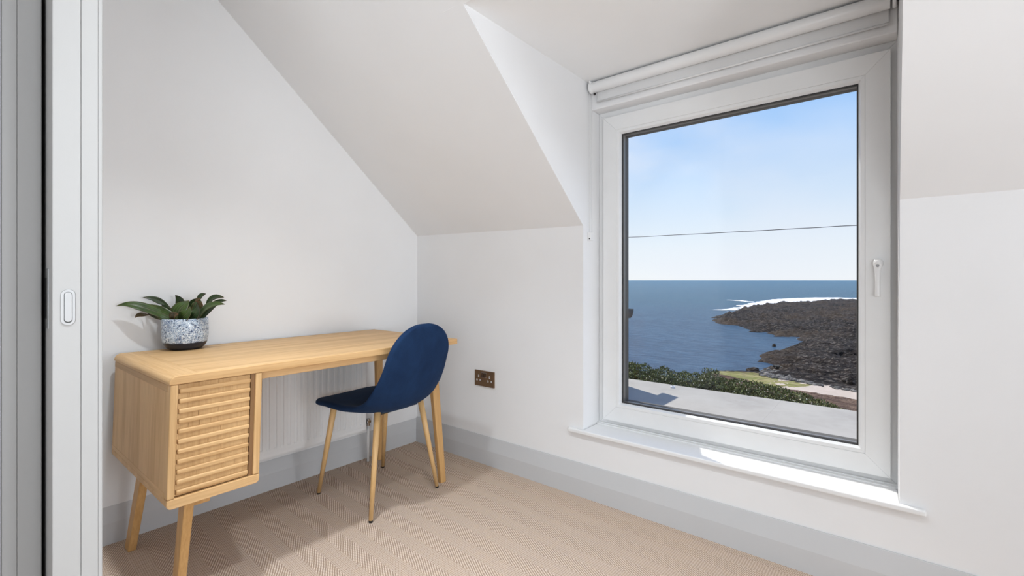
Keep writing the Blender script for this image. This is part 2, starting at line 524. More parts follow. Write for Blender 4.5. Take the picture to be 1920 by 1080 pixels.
# ------------------------------------------------------------------ window
win = bpy.data.objects.new('window_1', None); C.objects.link(win); win['kind'] = 'structure'
win.location = (-0.58, 2.12, 0.32); win.empty_display_size = 0.05
ZF0, ZF1 = 0.320, 1.8795
bm = newbm()
add_ring(bm, XC0, XC1, ZF0, ZF1, 0.058, 2.121, 2.20, gap=0.00004)
obj('window_frame', bm, M_upvc, win, bevel=0.002)
bm = newbm()
add_box(bm, XC0, XC1, 2.088, 2.121, 0.3190, 0.3235)
add_box(bm, XC0, XC1, 2.106, 2.121, 0.3235, 0.3270)
obj('frame_bead', bm, M_upvc, win, bevel=0.001)
SX0, SX1, SZ0, SZ1 = -1.1283, -0.0113, 0.3465, 1.8465
bm = newbm()
add_ring(bm, SX0, SX1, SZ0, SZ1, 0.071, 2.100, 2.185, gap=0.00004)
sash = obj('window_sash', bm, M_upvc, win, bevel=0.0012)
bm = newbm()
add_ring(bm, SX0 + 0.0712, SX1 - 0.0712, SZ0 + 0.0712, SZ1 - 0.0712, 0.0135, 2.1015, 2.119, w2=0.0205, gap=0.00004)
obj('glazing_bead', bm, M_upvc, sash, bevel=0.0008)
g0 = 0.0712 + 0.0200
bm = newbm()
add_ring(bm, SX0 + g0 - 0.004, SX1 - g0 + 0.004, SZ0 + g0 - 0.004, SZ1 - g0 + 0.004, 0.0075, 2.1185, 2.124)
obj('glazing_gasket', bm, M_gasket, sash)
bm = newbm()
add_ring(bm, SX0 + g0 - 0.004, SX1 - g0 + 0.004, SZ0 + g0 - 0.004, SZ1 - g0 + 0.004, 0.010, 2.1285, 2.146)
obj('spacer_bar', bm, M_spacer, sash)
bm = newbm()
add_ring(bm, SX0 + g0 - 0.004, SX1 - g0 + 0.004, SZ0 + g0 - 0.004, SZ1 - g0 + 0.004, 0.0080, 2.1505, 2.186)
obj('outer_gasket', bm, plain('weathered_gasket', (0.085, 0.08, 0.072), 0.7), sash)

def glass():
    m = bpy.data.materials.new('window_glass'); m.use_nodes = True
    t = m.node_tree; t.nodes.clear()
    o = t.nodes.new('ShaderNodeOutputMaterial')
    tr = t.nodes.new('ShaderNodeBsdfTransparent'); tr.inputs[0].default_value = (0.996, 0.998, 0.998, 1)
    gl = t.nodes.new('ShaderNodeBsdfGlossy'); gl.inputs['Roughness'].default_value = 0.0
    fr = t.nodes.new('ShaderNodeFresnel'); fr.inputs[0].default_value = 1.35
    mxs = t.nodes.new('ShaderNodeMixShader')
    ge = t.nodes.new('ShaderNodeNewGeometry')
    front = math_n(t, 'SUBTRACT', 1.0, ge.outputs['Backfacing'])
    t.links.new(math_n(t, 'MULTIPLY', fr.outputs[0], front), mxs.inputs[0]); t.links.new(tr.outputs[0], mxs.inputs[1]); t.links.new(gl.outputs[0], mxs.inputs[2])
    t.links.new(mxs.outputs[0], o.inputs[0])
    return m
M_glass = glass()
bm = newbm()
gx0, gx1, gz0, gz1 = SX0 + g0 - 0.003, SX1 - g0 + 0.003, SZ0 + g0 - 0.003, SZ1 - g0 + 0.003
add_box(bm, gx0, gx1, 2.1240, 2.1280, gz0, gz1)
add_box(bm, gx0, gx1, 2.1462, 2.1502, gz0, gz1)
obj('window_pane', bm, M_glass, win)

# espagnolette handle on the right-hand stile
hx, hz = -0.0462, 1.099
bm = newbm()
add_lathe(bm, [(0.0165, 0.0), (0.0165, -0.006), (0.0155, -0.008), (0.0125, -0.009)], (hx, 2.100, hz), 32, 'Y')
hd = obj('window_handle', bm, M_white, sash, smooth=False, bevel=0.0006)
bm = newbm()
add_lathe(bm, [(0.0115, -0.008), (0.0115, -0.030), (0.0100, -0.036), (0.006, -0.0385)], (hx, 2.100, hz), 24, 'Y')
obj('handle_neck', bm, M_white, hd, smooth=True)
bm = newbm()
secs = [(0.012, 0.0105, 2.070), (0.0, 0.0128, 2.069), (-0.012, 0.0118, 2.068), (-0.028, 0.0088, 2.066), (-0.055, 0.0072, 2.064), (-0.085, 0.0072, 2.063), (-0.112, 0.0080, 2.063), (-0.118, 0.0074, 2.063)]
prev = None
for dz, hw_, yy in secs:
    ring = []
    for k in range(16):
        a = 2 * math.pi * k / 16
        ca, sa = math.cos(a), math.sin(a)
        ring.append(bm.verts.new((hx + hw_ * (abs(ca) ** 0.7) * (1 if ca > 0 else -1), yy + 0.0055 * (abs(sa) ** 0.7) * (1 if sa > 0 else -1), hz + dz)))
    if prev:
        for k in range(16):
            bm.faces.new([prev[k], prev[(k + 1) % 16], ring[(k + 1) % 16], ring[k]])
    else: bm.faces.new(ring[::-1])
    prev = ring
bm.faces.new(prev)
lv = obj('lever', bm, M_white, hd, smooth=True)
bm = newbm(); add_lathe(bm, [(0.0046, 0.0), (0.0046, -0.0015), (0.0040, -0.0022)], (hx, 2.0632, hz - 0.010), 20, 'Y')
kh = obj('lock_cylinder', bm, M_chrome, hd)
kh['label'] = 'small chrome key cylinder'

# sill board with horns
bm = newbm()
add_prism(bm, [(-1.2400, 1.944), (0.0765, 1.944), (0.0765, YW + 0.001), (0.0125, YW + 0.001), (0.0063, 2.12), (XC0 + 0.001, 2.12), (XC0 + 0.001, YW + 0.001), (-1.2400, YW + 0.001)], 2, 0.2995, 0.3192)
obj('window_sill', bm, M_trim, win, bevel=0.0055, seg=3)

# ------------------------------------------------------------------ roller blind
blind = thing('roller_blind', 'white roller blind rolled up at the ceiling above the window', 'blind', (-0.58, 2.02, 1.93))
BY, BZ, BR = 2.012, 1.9745, 0.0255
bm = newbm(); add_tube(bm, [(-1.128, BY, BZ), (-0.012, BY, BZ)], BR, 40); obj('blind_roll', bm, M_white, blind, smooth=False, bevel=0.0005)
for p in blind.children[0].data.polygons:
    if len(p.vertices) == 4: p.use_smooth = True
bm = newbm()
add_box(bm, -1.124, -0.016, BY + 0.0215, BY + 0.0225, 1.912, 1.978)
obj('blind_fabric', bm, M_blindf, blind)
bm = newbm(); add_tube(bm, [(-1.124, BY + 0.021, 1.9085), (-0.016, BY + 0.021, 1.9085)], 0.0042, 12); obj('bottom_bar', bm, M_white, blind, smooth=True)
for s, xx in ((-1, -1.150), (1, 0.004)):
    bm = newbm()
    x_in, x_out = (xx, xx + 0.012) if s < 0 else (xx - 0.010, xx)
    add_lathe(bm, [(0.026, x_in - xx), (0.0275, x_in - xx + 0.002), (0.0275, x_out - xx - 0.002), (0.026, x_out - xx)], (xx, BY, BZ + 0.001), 36, 'X')
    bk = obj('end_bracket', bm, M_white, blind)
    bm = newbm(); add_box(bm, min(xx, xx - s * 0.008), max(xx, xx - s * 0.008), BY - 0.018, BY + 0.018, BZ + 0.02, ZC); obj('bracket_plate', bm, M_white, bk, bevel=0.001)
bm = newbm(); add_tube(bm, [(-1.140, BY, BZ), (-1.128, BY, BZ)], 0.0245, 32); obj('chain_wheel', bm, M_white, blind)
bm = newbm(); add_box(bm, -1.136, -1.127, BY + 0.004, BY + 0.012, BZ - 0.033, BZ - 0.026); obj('blind_stop', bm, M_black, blind)
bm = newbm()
zt, zb_ = 1.960, 1.262
pts = []
n = 110
for k in range(n): pts.append((-1.1500, BY - 0.0075, zt - (zt - zb_) * k / (n - 1)))
for k in range(n): pts.append((-1.1495, BY + 0.0135, zt - (zt - zb_) * k / (n - 1)))
for k in range(1, 6):
    a = math.pi * k / 6
    pts.append((-1.1498, BY + 0.003 - 0.0105 * math.cos(a), zb_ - 0.009 * math.sin(a)))
for p in pts:
    bmesh.ops.create_icosphere(bm, subdivisions=1, radius=0.0022, matrix=Matrix.Translation(p))
for yy in (BY - 0.0075, BY + 0.0135):
    add_tube(bm, [(-1.15, yy, zt), (-1.15, yy, zb_)], 0.0007, 6)
obj('bead_chain', bm, M_white, blind, smooth=True)
bm = newbm()
add_box(bm, -1.1628, -1.143, BY - 0.010, BY + 0.016, 1.232, 1.272)
clip = obj('chain_tidy', bm, M_white, blind, bevel=0.002)
bm = newbm(); add_tube(bm, [(-1.150, BY - 0.0115, 1.241), (-1.150, BY - 0.0095, 1.241)], 0.0032, 12); obj('screw', bm, M_black, clip)

# ------------------------------------------------------------------ double socket
sock = thing('power_socket', 'bronze double power socket with two switches low on the window wall', 'socket', (-1.8035, YW, 0.4795))
px0, px1, pz0, pz1 = -1.8785, -1.7300, 0.4355, 0.5240
bm = newbm(); add_box(bm, px0, px1, YW - 0.0085, YW, pz0, pz1); obj('face_plate', bm, M_bronze, sock, bevel=0.0012)
W_, H_ = px1 - px0, pz1 - pz0
def upos(u, v): return px0 + u * W_, pz1 - v * H_
for k, (u0, u1) in enumerate(((0.365, 0.475), (0.495, 0.605))):
    xa, za = upos(u0, 0.40); xb, zb2 = upos(u1, 0.13)
    bm = newbm()
    add_prism(bm, [(YW - 0.0085, za), (YW - 0.0135, za), (YW - 0.0095, zb2), (YW - 0.0085, zb2)], 0, xa, xb)
    sw = obj('rocker_switch', bm, M_bronze2, sock, bevel=0.0006)
xa, za = upos(0.355, 0.42); xb, zb2 = upos(0.615, 0.11)
bm = newbm(); add_ring(bm, xa, xb, za, zb2, 0.0016, YW - 0.0092, YW - 0.008); obj('switch_surround', bm, M_chrome, sock)
for u, v, w, h in ((0.215, 0.37, 0.0070, 0.0120), (0.13, 0.63, 0.0088, 0.0095), (0.295, 0.63, 0.0088, 0.0095),
                   (0.775, 0.37, 0.0070, 0.0120), (0.70, 0.63, 0.0088, 0.0095), (0.865, 0.63, 0.0088, 0.0095)):
    x, z = upos(u, v)
    bm = newbm(); add_box(bm, x - w / 2, x + w / 2, YW - 0.0090, YW - 0.0084, z - h / 2, z + h / 2)
    hole = obj('pin_hole', bm, M_white, sock, bevel=0.0004)
    bm = newbm(); add_box(bm, x - w * 0.21, x + w * 0.21, YW - 0.0093, YW - 0.0088, z - h * 0.28, z + h * 0.28)
    obj('shutter', bm, M_black, hole)

# ------------------------------------------------------------------ radiator
rad = thing('radiator', 'white ribbed panel radiator on the wall beneath the desk', 'radiator', (-2.34, 1.12, 0.19))
RY0, RY1, RZ0, RZ1, RX = 0.72, 1.5235, 0.190, 0.660, -2.300
bm = newbm()
ny = 420; nzr = 40
zs = [RZ0 + (RZ1 - RZ0) * k / nzr for k in range(nzr + 1)]
pitch = 0.0333
grid = []
def sstep(x, a, b):
    x = max(0.0, min(1.0, (x - a) / (b - a))); return x * x * (3 - 2 * x)
zs = sorted(set([RZ0, RZ0 + 0.010, RZ0 + 0.016, RZ0 + 0.022] + [RZ0 + 0.034 + k * 0.004 for k in range(7)] + [RZ0 + 0.1, RZ0 + 0.2, RZ0 + 0.3] + [RZ1 - 0.06 + k * 0.004 for k in range(7)] + [RZ1 - 0.022, RZ1 - 0.01, RZ1]))
for z in zs:
    row = []
    for j in range(ny + 1):
        y = RY0 + (RY1 - RY0) * j / ny
        fz = sstep(z, RZ0 + 0.036, RZ0 + 0.056) * (1 - sstep(z, RZ1 - 0.056, RZ1 - 0.036))
        fy = sstep(y, RY0 + 0.012, RY0 + 0.02) * (1 - sstep(y, RY1 - 0.02, RY1 - 0.012))
        q = ((RY1 - 0.020 - y) / pitch) % 1.0
        groove = 1 - sstep(abs(q - 0.5), 0.12, 0.24)      # 1 in the groove
        d = -0.0125 * groove * fz * fy
        edge = min(y - RY0, RY1 - y, z - RZ0, RZ1 - z)
        d -= 0.006 * (1 - sstep(edge, 0, 0.006))
        d -= 0.0025 * (1 - sstep(abs(z - (RZ0 + 0.019)), 0.002, 0.005))
        row.append(bm.verts.new((RX + d, y, z)))
    grid.append(row)
for i in range(len(zs) - 1):
    for j in range(ny):
        bm.faces.new([grid[i][j], grid[i][j + 1], grid[i + 1][j + 1], grid[i + 1][j]])
bmesh.ops.recalc_face_normals(bm, faces=bm.faces)
obj('front_panel', bm, M_white, rad, smooth=True)
bm = newbm(); add_box(bm, RX - 0.022, RX - 0.006, RY0, RY1, RZ0, RZ1)
add_box(bm, -2.385, -2.370, RY0, RY1, RZ0, RZ1); obj('back_panel', bm, M_white, rad, bevel=0.003)
bm = newbm()
for k in range(20):
    y = RY0 + 0.03 + k * (RY1 - RY0 - 0.06) / 19
    add_box(bm, -2.370, RX - 0.022, y - 0.0006, y + 0.0006, RZ0 + 0.03, RZ1 - 0.03)
obj('convector_fins', bm, M_white, rad)
for yy in (RY0 + 0.001, RY1 - 0.003):
    bm = newbm(); add_box(bm, -2.382, RX - 0.010, yy, yy + 0.002, RZ0 + 0.012, RZ1); obj('side_cover', bm, M_white, rad)
bm = newbm()
for k in range(3):
    add_box(bm, -2.368 + k * 0.018, -2.362 + k * 0.018, RY0, RY1, RZ1 - 0.001, RZ1 + 0.002)
add_box(bm, -2.384, RX - 0.008, RY0, RY0 + 0.01, RZ1 - 0.004, RZ1 + 0.002)
obj('top_grille', bm, M_white, rad)
for yy in (RY0 + 0.15, RY1 - 0.15):
    bm = newbm(); add_box(bm, XL + 0.001, -2.384, yy - 0.02, yy + 0.02, RZ0 + 0.05, RZ1 - 0.05); obj('wall_bracket', bm, M_white, rad)
bm = newbm()
add_tube(bm, [(-2.340, RY1 - 0.004, 0.228), (-2.340, RY1 + 0.022, 0.228)], 0.009, 16)
vl = obj('lockshield_valve', bm, M_black, rad, bevel=0.001)
bm = newbm()
add_tube(bm, [(-2.340, RY1 + 0.020, 0.228), (-2.340, RY1 + 0.046, 0.228)], 0.012, 16)
add_tube(bm, [(-2.340, RY1 + 0.034, 0.245), (-2.340, RY1 + 0.034, 0.205)], 0.0105, 16)
obj('valve_body', bm, M_chrome, rad, bevel=0.001)
bm = newbm(); add_tube(bm, [(-2.340, RY1 + 0.034, 0.212), (-2.340, RY1 + 0.034, 0.001)], 0.0075, 16)
obj('supply_pipe', bm, M_white, rad, smooth=True)

# ------------------------------------------------------------------ desk
DZ = 0.752
desk = thing('desk', 'light oak desk with one slatted cupboard and splayed legs against the left wall', 'desk', (-2.0, 1.03, 0))
FX, BX = -1.664, -2.358
DY0, DY1 = 0.432, 1.612
ZT = 0.726
def img_shear(x, y, z): return (x, y - 0.030 * (ZT - z), z)     # cupboard sheared to follow the slant of its corners in the image
# top: main board, breadboard end with a rounded-over left edge
bm = newbm()
rr = 0.023
add_box(bm, BX, FX - 0.0132, DY0 + 0.078, DY1, ZT, DZ)
tt = obj('tabletop', bm, M_oakY, desk, bevel=0.0035)
bm = newbm()
pts = [(DY0 + 0.0776, ZT), (DY0 + 0.0776, DZ)]
for k in range(9):
    a = math.pi / 2 * k / 8
    pts.append((DY0 + rr - rr * math.sin(a), DZ - rr + rr * math.cos(a)))
pts += [(DY0, ZT)]
add_prism(bm, pts, 0, BX, FX - 0.0128)
obj('breadboard_end', bm, M_oakX, desk, bevel=0.0004, angle=60)
bm = newbm(); add_prism(bm, [(DY1, ZT), (DY1, DZ)] + pts[2:], 0, FX - 0.0130, FX)
obj('front_lipping', bm, M_oakY, desk, bevel=0.0022, angle=60)

# round the plan corners of the right-hand end
for v in tt.data.vertices:
    pass
# cupboard carcass
CY0, CY1 = 0.4350, 0.6965
CZ0 = 0.3565
bm = newbm(); add_box(bm, BX, FX - 0.0006, CY0, CY0 + 0.020, CZ0 + 0.0292, ZT, img_shear); obj('side_panel', bm, M_oakZ, desk, bevel=0.004, angle=40)
bm = newbm(); add_box(bm, BX, FX - 0.0006, CY1 - 0.021, CY1, CZ0 + 0.0292, ZT, img_shear); obj('side_panel', bm, M_oakZ, desk, bevel=0.004, angle=40)
bm = newbm(); rb_ = 0.014
pts = [(CY0, CZ0 + 0.029)] + [(CY0 + rb_ - rb_ * math.cos(a), CZ0 + rb_ - rb_ * math.sin(a)) for a in [math.pi / 2 * k / 6 for k in range(7)]]
pts += [(CY1 - rb_ + rb_ * math.sin(a), CZ0 + rb_ - rb_ * math.cos(a)) for a in [math.pi / 2 * k / 6 for k in range(7)]] + [(CY1, CZ0 + 0.029)]
add_prism(bm, [(y - 0.030 * (ZT - z), z) for y, z in pts], 0, BX, FX)
obj('cupboard_floor', bm, M_oakY, desk, bevel=0.0025, angle=50)
bm = newbm(); add_box(bm, BX + 0.001, BX + 0.012, CY0 + 0.021, CY1 - 0.022, CZ0 + 0.03, ZT, img_shear); obj('back_panel', bm, M_oakZ, desk)
# applied edge strips on the outer side: bottom band and top band
bm = newbm()
add_box(bm, BX + 0.004, FX - 0.030, CY0 - 0.0006, CY0 + 0.001, ZT - 0.024, ZT - 0.004, img_shear)
obj('edge_band', bm, M_oakEdge, desk)
bm = newbm()
add_box(bm, BX + 0.004, FX - 0.030, CY0 - 0.0006, CY0 + 0.001, CZ0 + 0.0300, CZ0 + 0.046, img_shear)
obj('edge_band', bm, M_oakX, desk)
# bottom front rail is rounded to the left side
# slatted tambour door
door_bm = newbm()
dx = FX - 0.010
yl, yr = CY0 + 0.0215, CY1 - 0.034
add_box(door_bm, dx - 0.012, dx - 0.005, yl, yr, CZ0 + 0.031, ZT - 0.001, img_shear)
dr = obj('door', door_bm, M_oakRough, desk)
sb = newbm()
ns = 11
zt0, zb0 = 0.7035, 0.4000
rs = random.Random(3)
pit = (zt0 - zb0) / (ns - 1)
for k in range(ns):
    z = zt0 - k * pit
    add_box(sb, dx - 0.006, dx + 0.0050, yl + 0.003, yr - 0.0005, z - 0.0074, z + 0.0074, img_shear)
obj('slats', sb, M_oakY, dr, bevel=0.0045, seg=3)
sb = newbm()
for k in range(ns + 1):
    z = zt0 - (k - 0.5) * pit
    z0_, z1_ = z - 0.0085, z + 0.0080
    y = yl + 0.0008
    while y < yr - 0.002:
        y2 = min(yr - 0.001, y + rs.choice((0.03, 0.055, 0.08, 0.12)))
        off = rs.uniform(-0.0012, 0.0012)
        if z1_ > ZT - 0.002: z1_ = ZT - 0.003
        if z0_ < CZ0 + 0.031: z0_ = CZ0 + 0.032
        if z1_ - z0_ > 0.003:
            add_box(sb, dx - 0.006, dx - 0.0015 + off, y, y2 - 0.0003, z0_, z1_, img_shear)
        y = y2
obj('filler_strips', sb, M_oakRough, dr, bevel=0.0006)
bm = newbm(); add_box(bm, dx - 0.25, dx + 0.002, CY1 - 0.0335, CY1 - 0.0215, CZ0 + 0.030, ZT - 0.001, img_shear)
obj('door_groove', bm, wood('oak_dark_groove', 2, (0.30, 0.16, 0.07), (0.16, 0.08, 0.03)), desk)
# apron under the open side of the top
bm = newbm(); add_box(bm, -1.722, -1.700, CY1 - 0.006, DY1 - 0.045, 0.697, ZT + 0.0005); obj('apron_rail', bm, M_oakY, desk, bevel=0.0015)
bm = newbm(); add_box(bm, BX + 0.03, BX + 0.05, CY1, DY1 - 0.045, 0.697, ZT + 0.0005); obj('apron_rail', bm, M_oakY, desk, bevel=0.0015)
bm = newbm(); add_box(bm, BX + 0.05, -1.722, DY1 - 0.085, DY1 - 0.060, 0.697, ZT + 0.0005); obj('apron_rail', bm, M_oakX, desk, bevel=0.0015)
def leg(top, bot, ht, hb, zt_, zb2_=0.0):
    """splayed leg: centres at the top and on the floor, half sizes (x,y)"""
    bm = newbm()
    add_hex(bm, [(bot[0] - hb[0], bot[1] - hb[1], zb2_), (bot[0] + hb[0], bot[1] - hb[1], zb2_), (bot[0] + hb[0], bot[1] + hb[1], zb2_), (bot[0] - hb[0], bot[1] + hb[1], zb2_)],
            [(top[0] - ht[0], top[1] - ht[1], zt_), (top[0] + ht[0], top[1] - ht[1], zt_), (top[0] + ht[0], top[1] + ht[1], zt_), (top[0] - ht[0], top[1] + ht[1], zt_)])
    return obj('leg', bm, M_leg, desk, bevel=0.003)
leg((-1.700, 0.486), (-1.782, 0.482), (0.0255, 0.0135), (0.023, 0.0125), CZ0 + 0.002)     # front left
leg((-2.215, 0.500), (-2.290, 0.468), (0.030, 0.0140), (0.026, 0.0130), CZ0 + 0.002)     # rear left
leg((-1.845, 1.596), (-1.805, 1.640), (0.013, 0.026), (0.012, 0.0165), 0.722)     # front right
leg((-2.245, 1.560), (-2.312, 1.615), (0.013, 0.022), (0.012, 0.0150), 0.722)     # rear right
bm = newbm(); add_box(bm, -1.714, -1.690, 0.4975, 0.546, CZ0 - 0.020, CZ0 + 0.003); obj('leg_rail', bm, M_leg, desk, bevel=0.001)
bm = newbm(); add_box(bm, -2.230, -1.7145, 0.510, 0.535, CZ0 - 0.020, CZ0 + 0.003); obj('leg_rail', bm, M_leg, desk, bevel=0.001)

# ------------------------------------------------------------------ chair
def velvet():
    m, t, p = mat('navy_velvet')
    v = coords(t)
    n = noise(t, v, 7, 4, 0.6, 0.8)
    n2 = noise(t, v, 350, 2, 0.7)
    n3 = noise(t, coords(t, (1, 1, 0.4)), 20, 3, 0.6)
    f = math_n(t, 'ADD', math_n(t, 'MULTIPLY', maprange(t, n, 0.3, 0.7), 0.55), math_n(t, 'MULTIPLY', maprange(t, n3, 0.35, 0.7), 0.35), clamp=True)
    c = mixc(t, f, (0.0055, 0.017, 0.052), (0.012, 0.036, 0.098))
    c = mixc(t, maprange(t, n2, 0.3, 0.75, 0, 0.35), c, (0.018, 0.050, 0.125))
    t.links.new(c, p.inputs['Base Color'])
    p.inputs['Roughness'].default_value = 0.85
    p.inputs['Specular IOR Level'].default_value = 0.15
    p.inputs['Sheen Weight'].default_value = 0.08
    p.inputs['Sheen Roughness'].default_value = 0.35
    p.inputs['Sheen Tint'].default_value = (0.25, 0.40, 0.7, 1)
    bump(t, p, n2, 0.15, 0.001)
    return m
M_velvet = velvet()
chair = thing('dining_chair', 'navy blue velvet shell chair with slim wood-effect legs at the desk', 'chair', (-1.972, 1.369, 0))
fa = R(4.5)
RM = Vector((-1.7575, 1.375, 0))
fwd = Vector((-math.cos(fa), -math.sin(fa), 0))
rgt = Vector((-math.sin(fa), math.cos(fa), 0))
def ch(u, w, z): return RM + fwd * u + rgt * w + Vector((0, 0, z))
prof = [(0.487, 0.428), (0.470, 0.438), (0.43, 0.447), (0.35, 0.450), (0.25, 0.446), (0.15, 0.442), (0.07, 0.444), (0.005, 0.460), (-0.045, 0.492), (-0.080, 0.545), (-0.108, 0.62), (-0.127, 0.70), (-0.140, 0.77), (-0.147, 0.82), (-0.151, 0.848)]
def catmull(P, t):
    n = len(P) - 1; t = max(0, min(n - 1e-6, t)); i = int(t); f = t - i
    p0 = P[max(i - 1, 0)]; p1 = P[i]; p2 = P[i + 1]; p3 = P[min(i + 2, n)]
    return tuple(0.5 * ((2 * b) + (-a + c) * f + (2 * a - 5 * b + 4 * c - d) * f * f + (-a + 3 * b - 3 * c + d) * f ** 3) for a, b, c, d in zip(p0, p1, p2, p3))
# arc-length resample
dense = [catmull(prof, k * (len(prof) - 1) / 400) for k in range(401)]
L_ = [0.0]
for a, b in zip(dense, dense[1:]): L_.append(L_[-1] + math.hypot(b[0] - a[0], b[1] - a[1]))
LT = L_[-1]
def at_arc(s):
    s = max(0, min(1, s)) * LT
    lo = 0
    for k in range(400):
        if L_[k + 1] >= s: lo = k; break
    f = (s - L_[lo]) / max(1e-9, L_[lo + 1] - L_[lo])
    return dense[lo][0] * (1 - f) + dense[lo + 1][0] * f, dense[lo][1] * (1 - f) + dense[lo + 1][1] * f
def interp(tab, x):
    for (a, va), (b, vb) in zip(tab, tab[1:]):
        if x <= b:
            f = (x - a) / (b - a); f = f * f * (3 - 2 * f) if False else f
            return va + (vb - va) * f
    return tab[-1][1]
hwt = [(0, 0.10), (0.012, 0.135), (0.035, 0.160), (0.07, 0.180), (0.13, 0.196), (0.22, 0.208), (0.35, 0.208), (0.47, 0.206), (0.56, 0.208), (0.66, 0.209), (0.76, 0.203), (0.85, 0.186), (0.90, 0.168), (0.94, 0.146), (0.965, 0.124), (0.985, 0.098), (1.0, 0.060)]
dish = [(0, 0.0), (0.1, 0.004), (0.3, 0.014), (0.42, 0.034), (0.52, 0.056), (0.62, 0.062), (0.75, 0.030), (0.86, 0.012), (0.95, 0.006), (1.0, 0.0)]
NS, NW = 60, 24
def sm(i): return 0.5 - 0.5 * math.cos(math.pi * i / NS)
def half_w(s):
    if s > 0.80: return 0.186 * max(0.0, 1 - ((s - 0.80) / 0.20) ** 2.4) ** 0.5 + 0.006
    if s < 0.14: return 0.192 * max(0.0, 1 - ((0.14 - s) / 0.14) ** 2.6) ** 0.5 + 0.012
    return interp([(0.14, 0.204), (0.25, 0.210), (0.40, 0.212), (0.56, 0.212), (0.68, 0.205), (0.80, 0.192)], s)
def shell_pt(i, j):
    s = sm(i); w = -1 + 2 * j / NW
    u, z = at_arc(s)
    u1, z1 = at_arc(min(1, s + 0.02)); u0, z0 = at_arc(max(0, s - 0.02))
    tx, tz = u1 - u0, z1 - z0; l = math.hypot(tx, tz); tx /= l; tz /= l
    nx, nz_ = tz, -tx               # normal towards the sitter
    hw = half_w(s)
    d = interp(dish, s) * abs(w) ** 2.4
    return ch(u + nx * d, w * hw - 0.010 - 0.020 * max(0.0, min(1.0, (s - 0.45) / 0.3)), z + nz_ * d)
G = [[shell_pt(i, j) for j in range(NW + 1)] for i in range(NS + 1)]
def shell_n(i, j):
    a = G[min(i + 1, NS)][j] - G[max(i - 1, 0)][j]
    b = G[i][min(j + 1, NW)] - G[i][max(j - 1, 0)]
    return a.cross(b).normalized()
bm = newbm()
TH = 0.0145
top = []; bot = []
for i in range(NS + 1):
    rt, rb = [], []
    for j in range(NW + 1):
        nrm = shell_n(i, j)
        w = abs(-1 + 2 * j / NW)
        de = min((1 - w) * half_w(sm(i)), min(sm(i), 1 - sm(i)) * LT)
        e = min(1.0, de / 0.022)
        th = TH * math.sqrt(max(0.0, 1 - (1 - e) ** 2)) + 0.0001
        if de <= 1e-6: th = 0.0001
        rt.append(bm.verts.new(G[i][j] + nrm * th)); rb.append(bm.verts.new(G[i][j] - nrm * th))
    top.append(rt); bot.append(rb)
for i in range(NS):
    for j in range(NW):
        bm.faces.new([top[i][j], top[i][j + 1], top[i + 1][j + 1], top[i + 1][j]])
        bm.faces.new([bot[i][j], bot[i + 1][j], bot[i + 1][j + 1], bot[i][j + 1]])
bmesh.ops.remove_doubles(bm, verts=bm.verts, dist=0.0004)
obj('seat_shell', bm, M_velvet, chair, smooth=True, subsurf=1)
# hidden metal plate under the seat carrying the legs
bm = newbm()
a_, b_ = ch(0.05, -0.12, 0.423), ch(0.36, 0.12, 0.431)
add_tube(bm, [ch(0.05, -0.11, 0.436), ch(0.05, 0.11, 0.436)], 0.006, 10)
add_tube(bm, [ch(0.31, -0.14, 0.437), ch(0.31, 0.14, 0.437)], 0.006, 10)
add_tube(bm, [ch(0.05, -0.08, 0.436), ch(0.31, -0.08, 0.437)], 0.006, 10)
add_tube(bm, [ch(0.05, 0.08, 0.436), ch(0.31, 0.08, 0.437)], 0.006, 10)
obj('underframe', bm, M_black, chair, smooth=True)
M_cleg = wood('leg_wood_effect', 2, (0.72, 0.47, 0.22), (0.56, 0.33, 0.13), 0.35)
for foot, tp in (((-1.739, 1.170), (-1.785, 1.235)), ((-1.776, 1.580), (-1.800, 1.497)), ((-2.170, 1.167), (-2.068, 1.190)), ((-2.202, 1.560), (-2.088, 1.500))):
    f0 = Vector((foot[0], foot[1], 0.0)); t0 = Vector((tp[0], tp[1], 0.432)); t0 = t0 + (t0 - f0) * 0.045
    d = (t0 - f0)
    bm = newbm(); add_tube(bm, [f0 + d * 0.018, f0 + d * 0.5, t0], [0.0092, 0.0122, 0.0148], 20)
    lg = obj('leg', bm, M_cleg, chair, smooth=False)
    for p in lg.data.polygons:
        if len(p.vertices) == 4: p.use_smooth = True
    bm = newbm(); add_tube(bm, [f0, f0 + d * 0.020], [0.0082, 0.0096], 16); fc = obj('foot_cap', bm, M_black, lg)
    fc['label'] = 'black plastic foot cap'

